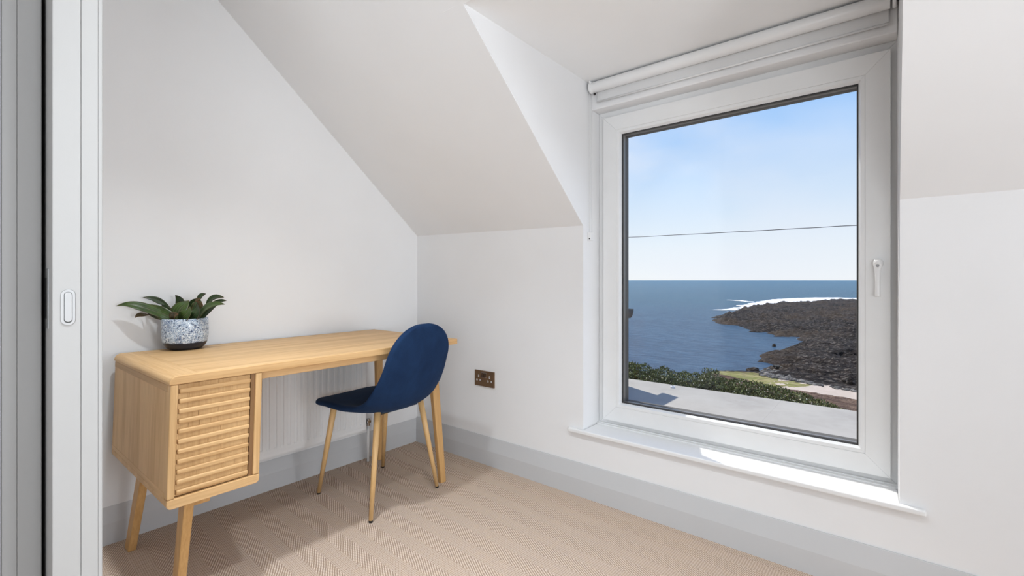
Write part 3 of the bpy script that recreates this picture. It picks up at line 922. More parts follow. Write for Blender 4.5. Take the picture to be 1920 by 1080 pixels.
# ------------------------------------------------------------------ potted plant
PC = Vector((-2.298, 0.652, DZ + 0.0004))
plant = thing('potted_plant', 'leafy green plant in a speckled blue and white pot on the desk', 'plant', PC)
def glaze():
    m, t, p = mat('reactive_blue_glaze')
    v = coords(t)
    sp = t.nodes.new('ShaderNodeSeparateXYZ'); t.links.new(v, sp.inputs[0])
    vo = t.nodes.new('ShaderNodeTexVoronoi'); vo.inputs['Scale'].default_value = 165; vo.feature = 'DISTANCE_TO_EDGE'
    nd = t.nodes.new('ShaderNodeTexNoise'); nd.inputs['Scale'].default_value = 60; nd.inputs['Detail'].default_value = 3
    t.links.new(v, nd.inputs['Vector'])
    vm = t.nodes.new('ShaderNodeVectorMath'); vm.operation = 'MULTIPLY_ADD'
    t.links.new(nd.outputs['Color'], vm.inputs[0]); vm.inputs[1].default_value = (0.02, 0.02, 0.02); t.links.new(v, vm.inputs[2])
    t.links.new(vm.outputs[0], vo.inputs['Vector'])
    n = noise(t, v, 130, 5, 0.7, 0.8)
    sp_ = maprange(t, n, 0.53, 0.60)
    big = noise(t, coords(t, (1, 1, 3)), 22, 2)
    base = mixc(t, maprange(t, big, 0.4, 0.65), (0.36, 0.47, 0.60), (0.10, 0.17, 0.32))
    c = mixc(t, sp_, base, (0.82, 0.86, 0.88))
    c = mixc(t, maprange(t, vo.outputs['Distance'], 0.02, 0.10, 0.85, 0.0), c, (0.78, 0.84, 0.88))
    n5 = noise(t, v, 150, 3, 0.6)
    c = mixc(t, maprange(t, n5, 0.56, 0.62), c, (0.035, 0.06, 0.13))
    wl = noise(t, v, 45, 2)
    zz = math_n(t, 'ADD', sp.outputs[2], math_n(t, 'MULTIPLY', wl, 0.010))
    c = mixc(t, maprange(t, zz, DZ + 0.0355, DZ + 0.0375), (0.004, 0.011, 0.030), c)
    t.links.new(c, p.inputs['Base Color'])
    p.inputs['Roughness'].default_value = 0.28
    p.inputs['Coat Weight'].default_value = 0.15
    p.inputs['Coat Roughness'].default_value = 0.08
    bump(t, p, n, 0.3, 0.001)
    return m
bm = newbm()
prof_p = [(0.001, 0.0), (0.050, 0.0), (0.056, 0.002), (0.066, 0.010), (0.0745, 0.022), (0.0795, 0.038), (0.0822, 0.060), (0.0828, 0.085), (0.0822, 0.110), (0.0805, 0.126), (0.0792, 0.129), (0.0772, 0.1275), (0.0765, 0.118), (0.0765, 0.095), (0.001, 0.094)]
add_lathe(bm, prof_p, PC, 72)
obj('pot', bm, glaze(), plant, smooth=True)
bm = newbm()
add_lathe(bm, [(0.0755, 0.096), (0.0755, 0.104), (0.04, 0.110), (0.001, 0.112)], PC, 40)
obj('soil', bm, plain('potting_soil', (0.02, 0.013, 0.008), 0.95, 0, 0.1, 0.8, 120), plant)

def leafmat(name, green, dark, edge):
    m, t, p = mat(name)
    uv = t.nodes.new('ShaderNodeUVMap'); uv.uv_map = 'UVMap'
    sp = t.nodes.new('ShaderNodeSeparateXYZ'); t.links.new(uv.outputs[0], sp.inputs[0])
    # stripes run along the blade, following the veins
    st = math_n(t, 'SINE', math_n(t, 'MULTIPLY', sp.outputs[0], 2 * math.pi * 6.5))
    st = maprange(t, st, -0.2, 0.9)
    v = coords(t)
    n = noise(t, v, 30, 3)
    c = mixc(t, maprange(t, n, 0.3, 0.7), dark, green)
    c = mixc(t, math_n(t, 'MULTIPLY', st, 0.30), c, tuple(min(1, x * 2.1 + 0.02) for x in green))
    mid = math_n(t, 'ABSOLUTE', math_n(t, 'SUBTRACT', sp.outputs[0], 0.5))
    c = mixc(t, maprange(t, mid, 0.0, 0.05, 0.6, 0.0), c, tuple(x * 0.8 + 0.05 for x in edge))
    c = mixc(t, maprange(t, mid, 0.43, 0.5, 0.0, 0.75), c, edge)
    c = mixc(t, maprange(t, sp.outputs[1], 0.82, 1.0, 0.0, 0.6), c, edge)
    t.links.new(c, p.inputs['Base Color'])
    p.inputs['Roughness'].default_value = 0.38
    p.inputs['Specular IOR Level'].default_value = 0.4
    return m
M_leafA = leafmat('leaf_green', (0.050, 0.088, 0.014), (0.014, 0.030, 0.007), (0.10, 0.055, 0.030))
M_leafB = leafmat('leaf_dark', (0.026, 0.052, 0.011), (0.008, 0.019, 0.006), (0.075, 0.035, 0.022))
M_leafC = leafmat('leaf_bronze', (0.085, 0.060, 0.018), (0.035, 0.026, 0.010), (0.22, 0.075, 0.04))
Rv = Vector((math.cos(R(39.27)), math.sin(R(39.27)), 0)); Fv = Vector((-math.sin(R(39.27)), math.cos(R(39.27)), 0))
PT = PC + Vector((0, 0, 0.128))
def lp(a, z, d): return PT + Rv * a + Fv * d + Vector((0, 0, z))
def leaf(pts, width, m, face=None, fold=0.25, shape=0.5, stem=0.0, wave=0.0, seed=0):
    """pts: control points (side, up, depth) from the crown to the tip; width: full width"""
    P = [lp(*p) for p in pts]
    rnd = random.Random(seed)
    n = 18; m_ = 6
    bm = newbm(); uvl = bm.loops.layers.uv.new('UVMap')
    rows = []
    cen = []
    for i in range(n + 1):
        t = i / n
        cen.append(Vector(catmull([tuple(p) for p in P], t * (len(P) - 1))))
    if face is None: face = Vector((0, 0, 1)) * 0.75 - Fv * 0.65
    for i in range(n + 1):
        t = i / n
        tan = (cen[min(i + 1, n)] - cen[max(i - 1, 0)]).normalized()
        side = tan.cross(face)
        if side.length < 1e-4: side = tan.cross(Vector((1, 0, 0)))
        side.normalize()
        nn = side.cross(tan).normalized()
        q = max(0.0, (t - stem) / (1 - stem)) if stem < 1 else 0
        w = width * 0.43 * (max(0.0, math.sin(math.pi * min(1, q) ** 0.85)) ** 1.15 if q > 0 else 0) + 0.0016 * (1 - t) + 0.0002
        row = []
        for j in range(m_ + 1):
            s = -1 + 2 * j / m_
            off = abs(s) * w * fold + wave * w * math.sin(t * 14 + s * 2 + seed)
            row.append((bm.verts.new(cen[i] + side * (w * s) + nn * off), (s * 0.5 + 0.5, t)))
        rows.append(row)
    for i in range(n):
        for j in range(m_):
            q = [rows[i][j], rows[i][j + 1], rows[i + 1][j + 1], rows[i + 1][j]]
            f = bm.faces.new([x[0] for x in q])
            for lo, x in zip(f.loops, q): lo[uvl].uv = x[1]
    o = obj('leaf', bm, m, plant, smooth=True)
    so = o.modifiers.new('solid', 'SOLIDIFY'); so.thickness = 0.0009
    return o
up_ = Vector((0, 0, 1)); tc_ = -Fv
A, B, Cc = M_leafA, M_leafB, M_leafC
leaf([(-0.02, -0.03, 0.0), (-0.062, 0.016, -0.04), (-0.112, 0.050, -0.085), (-0.152, 0.063, -0.11), (-0.186, 0.057, -0.125)], 0.044, A, up_ * 0.6 + tc_ * 0.8, 0.2, seed=1)
leaf([(-0.01, -0.03, 0.01), (-0.048, 0.03, 0.00), (-0.078, 0.064, -0.02), (-0.104, 0.083, -0.04), (-0.132, 0.089, -0.06)], 0.026, B, up_ * 0.4 + tc_, 0.15, stem=0.35, seed=2)
leaf([(-0.03, -0.025, -0.01), (-0.078, 0.012, -0.04), (-0.115, 0.018, -0.06), (-0.132, 0.018, -0.08), (-0.142, 0.008, -0.085)], 0.020, Cc, up_ * 0.3 + tc_, 0.3, stem=0.45, seed=3)
leaf([(-0.01, -0.035, -0.02), (-0.034, 0.002, -0.035), (-0.068, 0.026, -0.045), (-0.100, 0.046, -0.045), (-0.128, 0.060, -0.04)], 0.054, A, up_ * 0.5 + tc_, 0.22, wave=0.05, seed=4)
leaf([(0.0, -0.03, 0.02), (-0.016, 0.02, 0.02), (-0.028, 0.055, 0.02), (-0.038, 0.080, 0.018), (-0.050, 0.097, 0.01)], 0.062, B, tc_ - Rv * 0.2, 0.25, wave=0.05, seed=5)
leaf([(0.0, -0.035, -0.02), (-0.014, 0.0, -0.03), (-0.006, 0.032, -0.028), (0.008, 0.058, -0.015), (0.016, 0.074, 0.0)], 0.078, A, tc_ + up_ * 0.3, 0.18, wave=0.06, seed=6)
leaf([(0.01, -0.03, 0.02), (0.026, 0.015, 0.02), (0.032, 0.045, 0.025), (0.032, 0.068, 0.03), (0.024, 0.084, 0.03)], 0.052, A, tc_ + Rv * 0.3, 0.25, wave=0.05, seed=7)
leaf([(0.01, -0.03, 0.01), (0.030, 0.025, 0.01), (0.044, 0.066, 0.01), (0.058, 0.092, 0.01), (0.080, 0.102, 0.01)], 0.026, B, tc_ + up_ * 0.4, 0.2, stem=0.50, seed=8)
leaf([(0.01, -0.03, 0.0), (0.022, 0.028, 0.0), (0.040, 0.066, 0.0), (0.052, 0.078, 0.0), (0.064, 0.081, 0.0)], 0.012, Cc, tc_ + up_ * 0.4, 0.2, stem=0.5, seed=18)
leaf([(0.03, -0.03, 0.02), (0.064, 0.026, 0.02), (0.084, 0.066, 0.02), (0.112, 0.086, 0.02), (0.150, 0.086, 0.02)], 0.036, B, tc_ * 0.8 + up_ * 0.6, 0.2, stem=0.38, seed=9)
leaf([(0.03, -0.03, -0.01), (0.068, 0.006, -0.02), (0.108, 0.044, -0.03), (0.148, 0.060, -0.03), (0.185, 0.059, -0.03)], 0.050, A, tc_ * 0.7 + up_ * 0.7, 0.2, seed=10)
leaf([(0.03, -0.03, 0.03), (0.070, 0.02, 0.03), (0.100, 0.054, 0.035), (0.125, 0.069, 0.04), (0.148, 0.071, 0.04)], 0.038, B, tc_ * 0.8 + up_ * 0.6, 0.2, seed=11)
leaf([(0.03, -0.03, 0.0), (0.062, 0.02, 0.0), (0.069, 0.046, 0.0), (0.062, 0.062, 0.0), (0.044, 0.073, 0.0)], 0.017, Cc, tc_, 0.3, stem=0.35, seed=12)
leaf([(0.03, -0.03, 0.0), (0.064, 0.022, -0.01), (0.074, 0.040, -0.01), (0.082, 0.048, -0.01), (0.096, 0.050, -0.01)], 0.010, Cc, tc_, 0.3, stem=0.4, seed=13)
leaf([(0.01, -0.035, -0.01), (0.040, 0.000, -0.025), (0.060, 0.018, -0.03), (0.064, 0.040, -0.02), (0.056, 0.060, -0.01)], 0.052, B, tc_ - Rv * 0.2, 0.2, wave=0.05, seed=14)
leaf([(0.0, -0.035, -0.02), (0.018, -0.002, -0.045), (0.036, 0.014, -0.058), (0.050, 0.030, -0.055), (0.050, 0.050, -0.045)], 0.058, A, tc_ + up_ * 0.2, 0.15, wave=0.05, seed=15)
leaf([(0.0, -0.03, -0.02), (-0.004, -0.004, -0.050), (0.000, 0.010, -0.066), (0.010, 0.019, -0.074), (0.026, 0.022, -0.078)], 0.050, Cc, tc_ + up_ * 0.35, 0.2, wave=0.06, seed=16)
leaf([(-0.01, -0.035, -0.01), (-0.045, 0.0, -0.02), (-0.062, 0.028, -0.025), (-0.074, 0.048, -0.02), (-0.080, 0.062, -0.015)], 0.056, B, tc_ + up_ * 0.3, 0.2, wave=0.04, seed=17)
leaf([(-0.02, -0.04, -0.01), (-0.048, 0.000, -0.025), (-0.085, 0.016, -0.04), (-0.112, 0.030, -0.05), (-0.135, 0.045, -0.05)], 0.036, B, up_ * 0.2 + tc_, 0.25, seed=19)
leaf([(0.0, -0.03, 0.04), (-0.005, 0.02, 0.045), (0.0, 0.05, 0.05), (0.006, 0.068, 0.05), (0.02, 0.080, 0.05)], 0.05, B, tc_, 0.25, wave=0.05, seed=20)

# ================================================================== outside
def concrete():
    m, t, p = mat('weathered_flat_roof')
    v = coords(t)
    n = noise(t, v, 1.1, 5, 0.6, 0.4); n2 = noise(t, v, 9, 5, 0.65); n3 = noise(t, v, 160, 2)
    c = mixc(t, maprange(t, n, 0.35, 0.65), (0.44, 0.405, 0.345), (0.355, 0.325, 0.275))
    c = mixc(t, maprange(t, n2, 0.45, 0.7, 0, 0.5), c, (0.46, 0.43, 0.38))
    c = mixc(t, maprange(t, n3, 0.3, 0.7, 0, 0.25), c, (0.25, 0.25, 0.25))
    t.links.new(c, p.inputs['Base Color']); p.inputs['Roughness'].default_value = 0.8
    bump(t, p, n2, 0.2, 0.004)
    return m
M_conc = concrete()
ZD = -0.40
bm = newbm(); add_box(bm, -9.0, -1.05, 2.22, 6.375, ZD - 0.25, ZD); add_box(bm, -1.0496, 5.0, 2.22, 6.375, ZD - 0.25, ZD)
struct('flat_roof', bm, M_conc, bevel=0.0006)
bm = newbm(); add_box(bm, -9.0, 5.0, 5.9, 6.2, -12.0, ZD - 0.25); add_box(bm, -9.0, 5.0, 2.30, 2.6, -12.0, ZD - 0.25); struct('wall_lower', bm, M_conc)
# side wing whose parapet casts the notched shadow on the flat roof
bm = newbm()
add_box(bm, -3.66, -3.45, 2.32, 6.22, ZD - 0.01, 1.81)
struct('wall_parapet', bm, M_conc)
bm = newbm(); add_box(bm, -3.4495, -3.40, 2.32, 6.375, 1.48, 1.81); struct('trim_parapet', bm, M_conc, bevel=0.004)
# eaves gutter running to the dormer
bm = newbm()
gy, gz, gr = 2.450, 0.876, 0.050
def gut(r0, r1, x0, x1):
    pts = [(gy + r0 * math.cos(a), gz + r0 * math.sin(a)) for a in [math.pi + math.pi * k / 16 for k in range(17)]]
    pts2 = [(gy + r1 * math.cos(a), gz + r1 * math.sin(a)) for a in [2 * math.pi - math.pi * k / 16 for k in range(17)]]
    add_prism(bm, pts + pts2, 0, x0, x1)
gut(gr, gr - 0.003, -3.35, -1.156)
add_prism(bm, [(gy + gr * math.cos(math.pi + math.pi * k / 16), gz + gr * math.sin(math.pi + math.pi * k / 16)) for k in range(17)], 0, -1.1555, -1.1505)
gt = obj('roof_gutter', bm, plain('black_gutter_plastic', (0.02, 0.02, 0.025), 0.35))
tag(gt, 'black half-round gutter end peeking past the left edge of the window glass', 'gutter')
bm = newbm(); add_box(bm, -3.35, -1.24, 2.2205, gy - gr + 0.001, gz - 0.04, gz + 0.01)
fb = obj('fascia_clip', bm, M_black, gt)
# small white cap on the roof deck
bm = newbm(); add_lathe(bm, [(0.030, 0.0), (0.030, 0.018), (0.022, 0.026), (0.016, 0.026)], (-2.298, 6.20, ZD), 20)
cp = obj('roof_vent', bm, M_white); tag(cp, 'tiny white cap on the grey flat roof near its far edge', 'vent')
bm = newbm(); add_lathe(bm, [(0.015, 0.0255), (0.015, 0.0275)], (-2.298, 6.20, ZD), 16); obj('vent_hole', bm, M_black, cp)

# overhead cable
bm = newbm()
pts = []
for k in range(41):
    x = -16 + 30 * k / 40
    pts.append((x, 12.0, 2.214 - 0.0081 * (x + 5.806) + 0.0009 * (x + 5.806) * (x + 0.56)))
add_tube(bm, pts, 0.0075, 6)
cb = obj('overhead_cable', bm, plain('cable_sheath', (0.03, 0.03, 0.035), 0.6), smooth=True)
tag(cb, 'thin dark overhead cable crossing the sky above the sea', 'cable')

# hedge just beyond the roof edge
def foliage(name, cols, rough=0.5):
    m, t, p = mat(name)
    g = t.nodes.new('ShaderNodeNewGeometry')
    rp = t.nodes.new('ShaderNodeValToRGB'); c_ = rp.color_ramp
    c_.elements[0].color = cols[0] + (1,); c_.elements[1].color = cols[-1] + (1,)
    for k, c in enumerate(cols[1:-1]):
        e = c_.elements.new((k + 1) / (len(cols) - 1)); e.color = c + (1,)
    t.links.new(g.outputs['Random Per Island'], rp.inputs[0])
    n = noise(t, coords(t), 6, 2)
    c = mixc(t, maprange(t, n, 0.35, 0.65, 0, 0.3), rp.outputs[0], (0.10, 0.09, 0.03))
    t.links.new(c, p.inputs['Base Color']); p.inputs['Roughness'].default_value = rough
    p.inputs['Specular IOR Level'].default_value = 0.35
    return m
M_hedge = foliage('hedge_leaves', [(0.040, 0.058, 0.012), (0.095, 0.125, 0.026), (0.17, 0.200, 0.045), (0.070, 0.095, 0.024), (0.28, 0.28, 0.10)])
rh = random.Random(11)
htab = [(-9.0, -0.30), (-4.2, -0.30), (-3.55, -0.300), (-3.44, -0.330), (-3.20, -0.315), (-3.12, -0.300), (-3.04, -0.375), (-2.95, -0.395), (-2.86, -0.350), (-2.78, -0.315), (-2.70, -0.375), (-2.55, -0.400), (-2.45, -0.365), (-2.34, -0.355), (-2.28, -0.405), (-2.20, -0.400), (-2.15, -0.280), (-2.10, -0.265), (-2.04, -0.30), (-1.98, -0.385), (-1.80, -0.385), (-1.59, -0.375), (-1.27, -0.405), (-0.957, -0.455), (-0.70, -0.52), (-0.4, -0.62), (2.5, -0.95)]
def hedge_top(x):
    return interp(htab, x)
hb = newbm()
def add_leaf(bm, p, d, up, L, W):
    s = d.cross(up)
    if s.length < 1e-3: s = d.orthogonal()
    s.normalize()
    a = bm.verts.new(p); b = bm.verts.new(p + d * L * 0.5 + s * W * 0.5); c = bm.verts.new(p + d * L); e = bm.verts.new(p + d * L * 0.5 - s * W * 0.5)
    bm.faces.new([a, b, c, e])
for k in range(30000):
    x = rh.uniform(-5.2, 0.6) if k % 5 else rh.uniform(-9, 1.6)
    y = rh.uniform(6.50, 7.45)
    zt_ = hedge_top(x + 0.02 * math.sin(y * 9)) - 0.55 * (7.1 - y if y < 7.1 else (y - 7.1) * 1.2) ** 2 + 0.018 * math.sin(x * 23 + y * 17)
    z = zt_ - abs(rh.gauss(0, 0.10)) * rh.random()
    if rh.random() < 0.25: z -= rh.random() * 0.3
    d = Vector((rh.gauss(0, 1), rh.gauss(-0.3, 1), rh.gauss(0.9, 0.7))).normalized()
    up = Vector((rh.gauss(0, 1), rh.gauss(0, 1), rh.gauss(0, 1)))
    s = rh.uniform(0.7, 1.35)
    add_leaf(hb, Vector((x, y, z)), d, up, 0.029 * s, 0.018 * s)
hedge = obj('hedge', hb, M_hedge)
tag(hedge, 'dense green coastal hedge along the far edge of the flat roof', 'hedge')
tw = newbm()
for k in range(420):
    x = rh.uniform(-5.2, 0.6); y = rh.uniform(6.55, 7.35); zt_ = hedge_top(x) - 0.03
    add_tube(tw, [(x + rh.gauss(0, .05), y + rh.gauss(0, .05), zt_ - 0.55), (x, y, zt_ - 0.25), (x + rh.gauss(0, .03), y, zt_ - rh.uniform(0.0, 0.1))], [0.006, 0.004, 0.002], 5)
obj('twigs', tw, plain('hedge_twigs', (0.045, 0.032, 0.018), 0.9), hedge)
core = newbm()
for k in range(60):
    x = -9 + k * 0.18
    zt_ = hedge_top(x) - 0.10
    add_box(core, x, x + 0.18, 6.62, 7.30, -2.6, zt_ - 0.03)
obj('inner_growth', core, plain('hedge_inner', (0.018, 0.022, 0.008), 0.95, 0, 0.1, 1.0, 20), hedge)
fl = newbm()
for k in range(260):
    x = rh.uniform(-4.6, -0.5); y = rh.uniform(6.52, 7.05)
    z = hedge_top(x) - 0.55 * (7.1 - y) ** 2 - rh.random() * 0.06 + 0.015
    bmesh.ops.create_icosphere(fl, subdivisions=1, radius=rh.uniform(0.005, 0.009), matrix=Matrix.Translation((x, y, z)))
o = obj('blossom', fl, plain('pale_blossom', (0.72, 0.70, 0.55), 0.8), hedge)

# ------------------------------------------------------------------ shore
ZS = -11.0
def fbm(x, y, seed, octs=5, gain=0.5):
    rng = np.random.RandomState(seed)
    tot = np.zeros_like(x); amp = 1.0; nrm = 0
    for o_ in range(octs):
        tab = rng.rand(256, 256)
        ox, oy = rng.rand(2) * 256
        xx = x * 2 ** o_ + ox; yy = y * 2 ** o_ + oy
        xi = np.floor(xx).astype(int); yi = np.floor(yy).astype(int)
        fx = xx - xi; fy = yy - yi
        fx = fx * fx * (3 - 2 * fx); fy = fy * fy * (3 - 2 * fy)
        a = tab[xi % 256, yi % 256]; b = tab[(xi + 1) % 256, yi % 256]
        c = tab[xi % 256, (yi + 1) % 256]; d = tab[(xi + 1) % 256, (yi + 1) % 256]
        tot += amp * ((a * (1 - fx) + b * fx) * (1 - fy) + (c * (1 - fx) + d * fx) * fy)
        nrm += amp; amp *= gain
    return tot / nrm

def inside_and_dist(poly, X, Y):
    ins = np.zeros(X.shape, bool); dist = np.full(X.shape, 1e9)
    n = len(poly)
    for i in range(n):
        x0, y0 = poly[i]; x1, y1 = poly[(i + 1) % n]
        cond = ((y0 > Y) != (y1 > Y))
        with np.errstate(divide='ignore', invalid='ignore'):
            xi = (x1 - x0) * (Y - y0) / (y1 - y0 + 1e-12) + x0
        ins ^= cond & (X < xi)
        dx_, dy_ = x1 - x0, y1 - y0
        t = np.clip(((X - x0) * dx_ + (Y - y0) * dy_) / (dx_ * dx_ + dy_ * dy_ + 1e-12), 0, 1)
        dist = np.minimum(dist, np.hypot(X - x0 - t * dx_, Y - y0 - t * dy_))
    return np.where(ins, dist, -dist)

REEF = [(60, 372), (5.4, 357.0), (-15.5, 333.0), (-27.8, 322.9), (-39.5, 292.8), (-44.0, 274.3), (-49.2, 250.3), (-50.9, 231.5), (-49.8, 207.5), (-44.3, 199.2), (-46.1, 186.1), (-46.7, 168.7), (-42.4, 142.7), (-37.8, 135.6), (-32.2, 134.3), (-30.2, 127.9), (-25.6, 119.1), (-22.4, 121.0), (-20.5, 112.1), (-17.2, 113.5), (-15.6, 113.7), (-14.2, 107.1), (-13.9, 99.7), (-15.3, 95.0), (-15.9, 88.2), (-16.8, 81.7), (-16.2, 76.0), (-14.4, 74.1), (-14.1, 70.2), (-14.2, 66.4), (-16.9, 63.8), (-17.6, 61.5), (-15, 48), (-12, 34), (60, 20)]
ALGAE = [(-17.6, 61.6), (-15.5, 62.9), (-13.3, 63.6), (-9.9, 61.9), (-6.5, 60.5), (-8.8, 57.2), (-10.6, 56.4), (-13.2, 58.4), (-16, 60)]
SAND = [(-10.8, 61.6), (-6.7, 61.0), (-2.8, 59.5), (0.9, 58.9), (30, 62), (30, 50), (0.8, 54.1), (-2.6, 55.3), (-6.2, 56.2), (-9.5, 57.0), (-10.8, 57.9)]
BANK = [(-17.4, 61.0), (-13.3, 59.1), (-9.7, 57.2), (-6.2, 56.1), (-2.6, 55.1), (0.8, 53.9), (30, 50), (60, 20), (-11.5, 30)]
NA, NR = 620, 430
th0, th1 = -36.0, 16.0
angs = np.radians(np.concatenate([np.linspace(-50, -30, 40, endpoint=False), np.linspace(-30, 2, 500, endpoint=False), np.linspace(2, 22, 80)]))
# rows evenly spread in depression angle, so near and far ground are equally fine
inv = np.linspace(1 / 36.0, 1 / 395.0, NR)
rad_ = 1 / inv
AA, RR = np.meshgrid(angs, rad_, indexing='ij')
X = RR * np.sin(AA); Y = RR * np.cos(AA)
wx = X + 3.0 * (fbm(X / 9, Y / 9, 1) - 0.5) + 0.02 * RR * (fbm(X / 3, Y / 3, 9) - 0.5); wy = Y + 3.0 * (fbm(X / 9, Y / 9, 2) - 0.5) * np.clip(RR / 60, 0.4, 3)
dR = inside_and_dist(REEF, wx, wy)
wxs = X + 1.3 * (fbm(X / 3.0, Y / 3.0, 3) - 0.5); wys = Y + 1.3 * (fbm(X / 3.0, Y / 3.0, 4) - 0.5)
dA = inside_and_dist(ALGAE, wxs, wys); dS = inside_and_dist(SAND, wxs, wys); dB = inside_and_dist(BANK, wxs, wys)
def ridge(a): return 1 - np.abs(2 * a - 1)
ca, sa = math.cos(R(-28)), math.sin(R(-28))
U = X * ca + Y * sa; V = -X * sa + Y * ca
r1 = ridge(fbm(U / 10.0, V / 4.5, 5, 5, 0.5)); r2 = ridge(fbm(U / 3.5, V / 1.6, 6, 5, 0.6)); r3 = fbm(U / 26, V / 12, 7, 4)
rock = 1.0 * r1 ** 3 * np.clip(170 / RR, 0.35, 1) + 0.85 * r2 ** 2 * np.clip(130 / RR, 0.0, 1) + 1.3 * (r3 - 0.5)
amp = np.clip(0.5 + RR / 260, 0.6, 1.6)
zr = ZS - 0.35 + np.clip(dR, -3, 6) * 0.10 + rock * amp * np.clip(0.25 + dR / 5, 0.0, 1.0) + np.clip((dR - 6) / 90, 0, 1) * 0.9
zr = np.where(dR < -2.0, ZS - 1.5, zr)
near = np.clip((72 - RR) / 12, 0, 1)
zflat = ZS + 0.48 + 0.10 * fbm(X / 2, Y / 2, 12)
zbank = ZS + 0.55 + np.clip(dB, 0, 30) * 0.042 + 0.22 * (fbm(X / 1.2, Y / 1.2, 13, 5) - 0.3)
dU = np.maximum(np.maximum(dA, dS), dB)
bl = np.clip(-dU / 4.0, 0, 1)
zr = np.where(dR > -1.0, (ZS + 0.55) * (1 - bl) + zr * bl + 0.06 * (rock - 0.5) * (1 - bl), zr)
kind = np.zeros(X.shape, int)
Z = zr.copy()
kA = dA > 0; Z[kA] = zflat[kA]; kind[kA] = 1
kS = (dS > 0) & ~((dA > 0) & (fbm(X / 1.2, Y / 1.2, 21) > 0.45)); Z[kS] = zflat[kS]; kind[kS] = 2
kB = (dB > 0) & (dS <= 0) & (dA <= 0); Z[kB] = zbank[kB]; kind[kB] = 3

def terrain_mat(name, c0, c1, c2, scale, rough, bstr, bdist, hi=None, stretch=(1, 1, 1)):
    m, t, p = mat(name)
    v = coords(t, stretch, (0, 0, R(28)))
    n = noise(t, v, scale, 6, 0.62, 0.4); n2 = noise(t, v, scale * 4, 5, 0.62); n3 = noise(t, v, scale * 0.2, 4, 0.6)
    c = mixc(t, maprange(t, n, 0.42, 0.58), c0, c1)
    c = mixc(t, maprange(t, n2, 0.52, 0.64, 0, 0.9), c, c2)
    c = mixc(t, maprange(t, n3, 0.46, 0.60, 0, 0.6), c, c0)
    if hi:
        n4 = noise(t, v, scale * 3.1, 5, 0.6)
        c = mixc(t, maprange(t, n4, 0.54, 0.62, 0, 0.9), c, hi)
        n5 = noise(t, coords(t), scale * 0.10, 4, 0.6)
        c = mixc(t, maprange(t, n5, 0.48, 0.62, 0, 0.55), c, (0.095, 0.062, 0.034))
    t.links.new(c, p.inputs['Base Color']); p.inputs['Roughness'].default_value = rough
    p.inputs['Specular IOR Level'].default_value = 0.25
    bump(t, p, math_n(t, 'ADD', n, math_n(t, 'MULTIPLY', n2, 0.4)), bstr, bdist)
    return m
M_rock = terrain_mat('wrack_covered_rock', (0.008, 0.006, 0.0055), (0.036, 0.024, 0.018), (0.085, 0.062, 0.045), 0.75, 0.85, 1.0, 1.4, (0.19, 0.16, 0.13), (0.6, 1.2, 1))  # pale flecks are partly painted highlights for sunlit rock edges
M_alg = terrain_mat('green_algae_slab', (0.16, 0.17, 0.035), (0.34, 0.29, 0.12), (0.46, 0.38, 0.24), 0.8, 0.9, 0.4, 0.1, (0.13, 0.09, 0.05), (0.30, 1.1, 1))
M_sand = terrain_mat('pale_sand', (0.50, 0.41, 0.33), (0.58, 0.48, 0.40), (0.45, 0.36, 0.29), 0.6, 0.95, 0.2, 0.05)
M_bank = terrain_mat('brown_shingle_bank', (0.060, 0.030, 0.020), (0.17, 0.105, 0.070), (0.30, 0.22, 0.155), 1.6, 0.95, 1.0, 0.25)
def grid_obj(name, mask_face, m, shade=True):
    idx = np.full(X.shape, -1, int)
    i, j = np.nonzero(mask_face)
    used = np.zeros(X.shape, bool)
    for a, b in ((0, 0), (1, 0), (1, 1), (0, 1)): used[i + a, j + b] = True
    idx[used] = np.arange(used.sum())
    co = np.stack([X[used], Y[used], Z[used]], 1)
    faces = np.stack([idx[i, j], idx[i + 1, j], idx[i + 1, j + 1], idx[i, j + 1]], 1)
    me = bpy.data.meshes.new(name)
    me.vertices.add(len(co)); me.vertices.foreach_set('co', co.astype(np.float32).ravel())
    me.loops.add(len(faces) * 4); me.loops.foreach_set('vertex_index', faces[:, ::-1].astype(np.int32).ravel())
    me.polygons.add(len(faces)); me.polygons.foreach_set('loop_start', (np.arange(len(faces)) * 4).astype(np.int32))
    me.update(calc_edges=True); me.validate()
    me.materials.append(m)
    o = bpy.data.objects.new(name, me); C.objects.link(o)
    return o
kf = kind[:-1, :-1]
vis = (dR[:-1, :-1] > -2.2)
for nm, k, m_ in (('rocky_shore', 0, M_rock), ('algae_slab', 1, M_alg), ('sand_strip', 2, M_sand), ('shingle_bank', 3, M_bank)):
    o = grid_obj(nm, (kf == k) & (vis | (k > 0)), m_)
    o['kind'] = 'structure'
# ground falling away below the house
bm = newbm(); add_hex(bm, [(-60, 6.3, -13), (60, 6.3, -13), (60, 44, -13), (-60, 44, -13)], [(-60, 6.3, -3.4), (60, 6.3, -3.4), (60, 40, -9.95), (-60, 40, -9.95)])
struct('garden_slope', bm, M_bank)

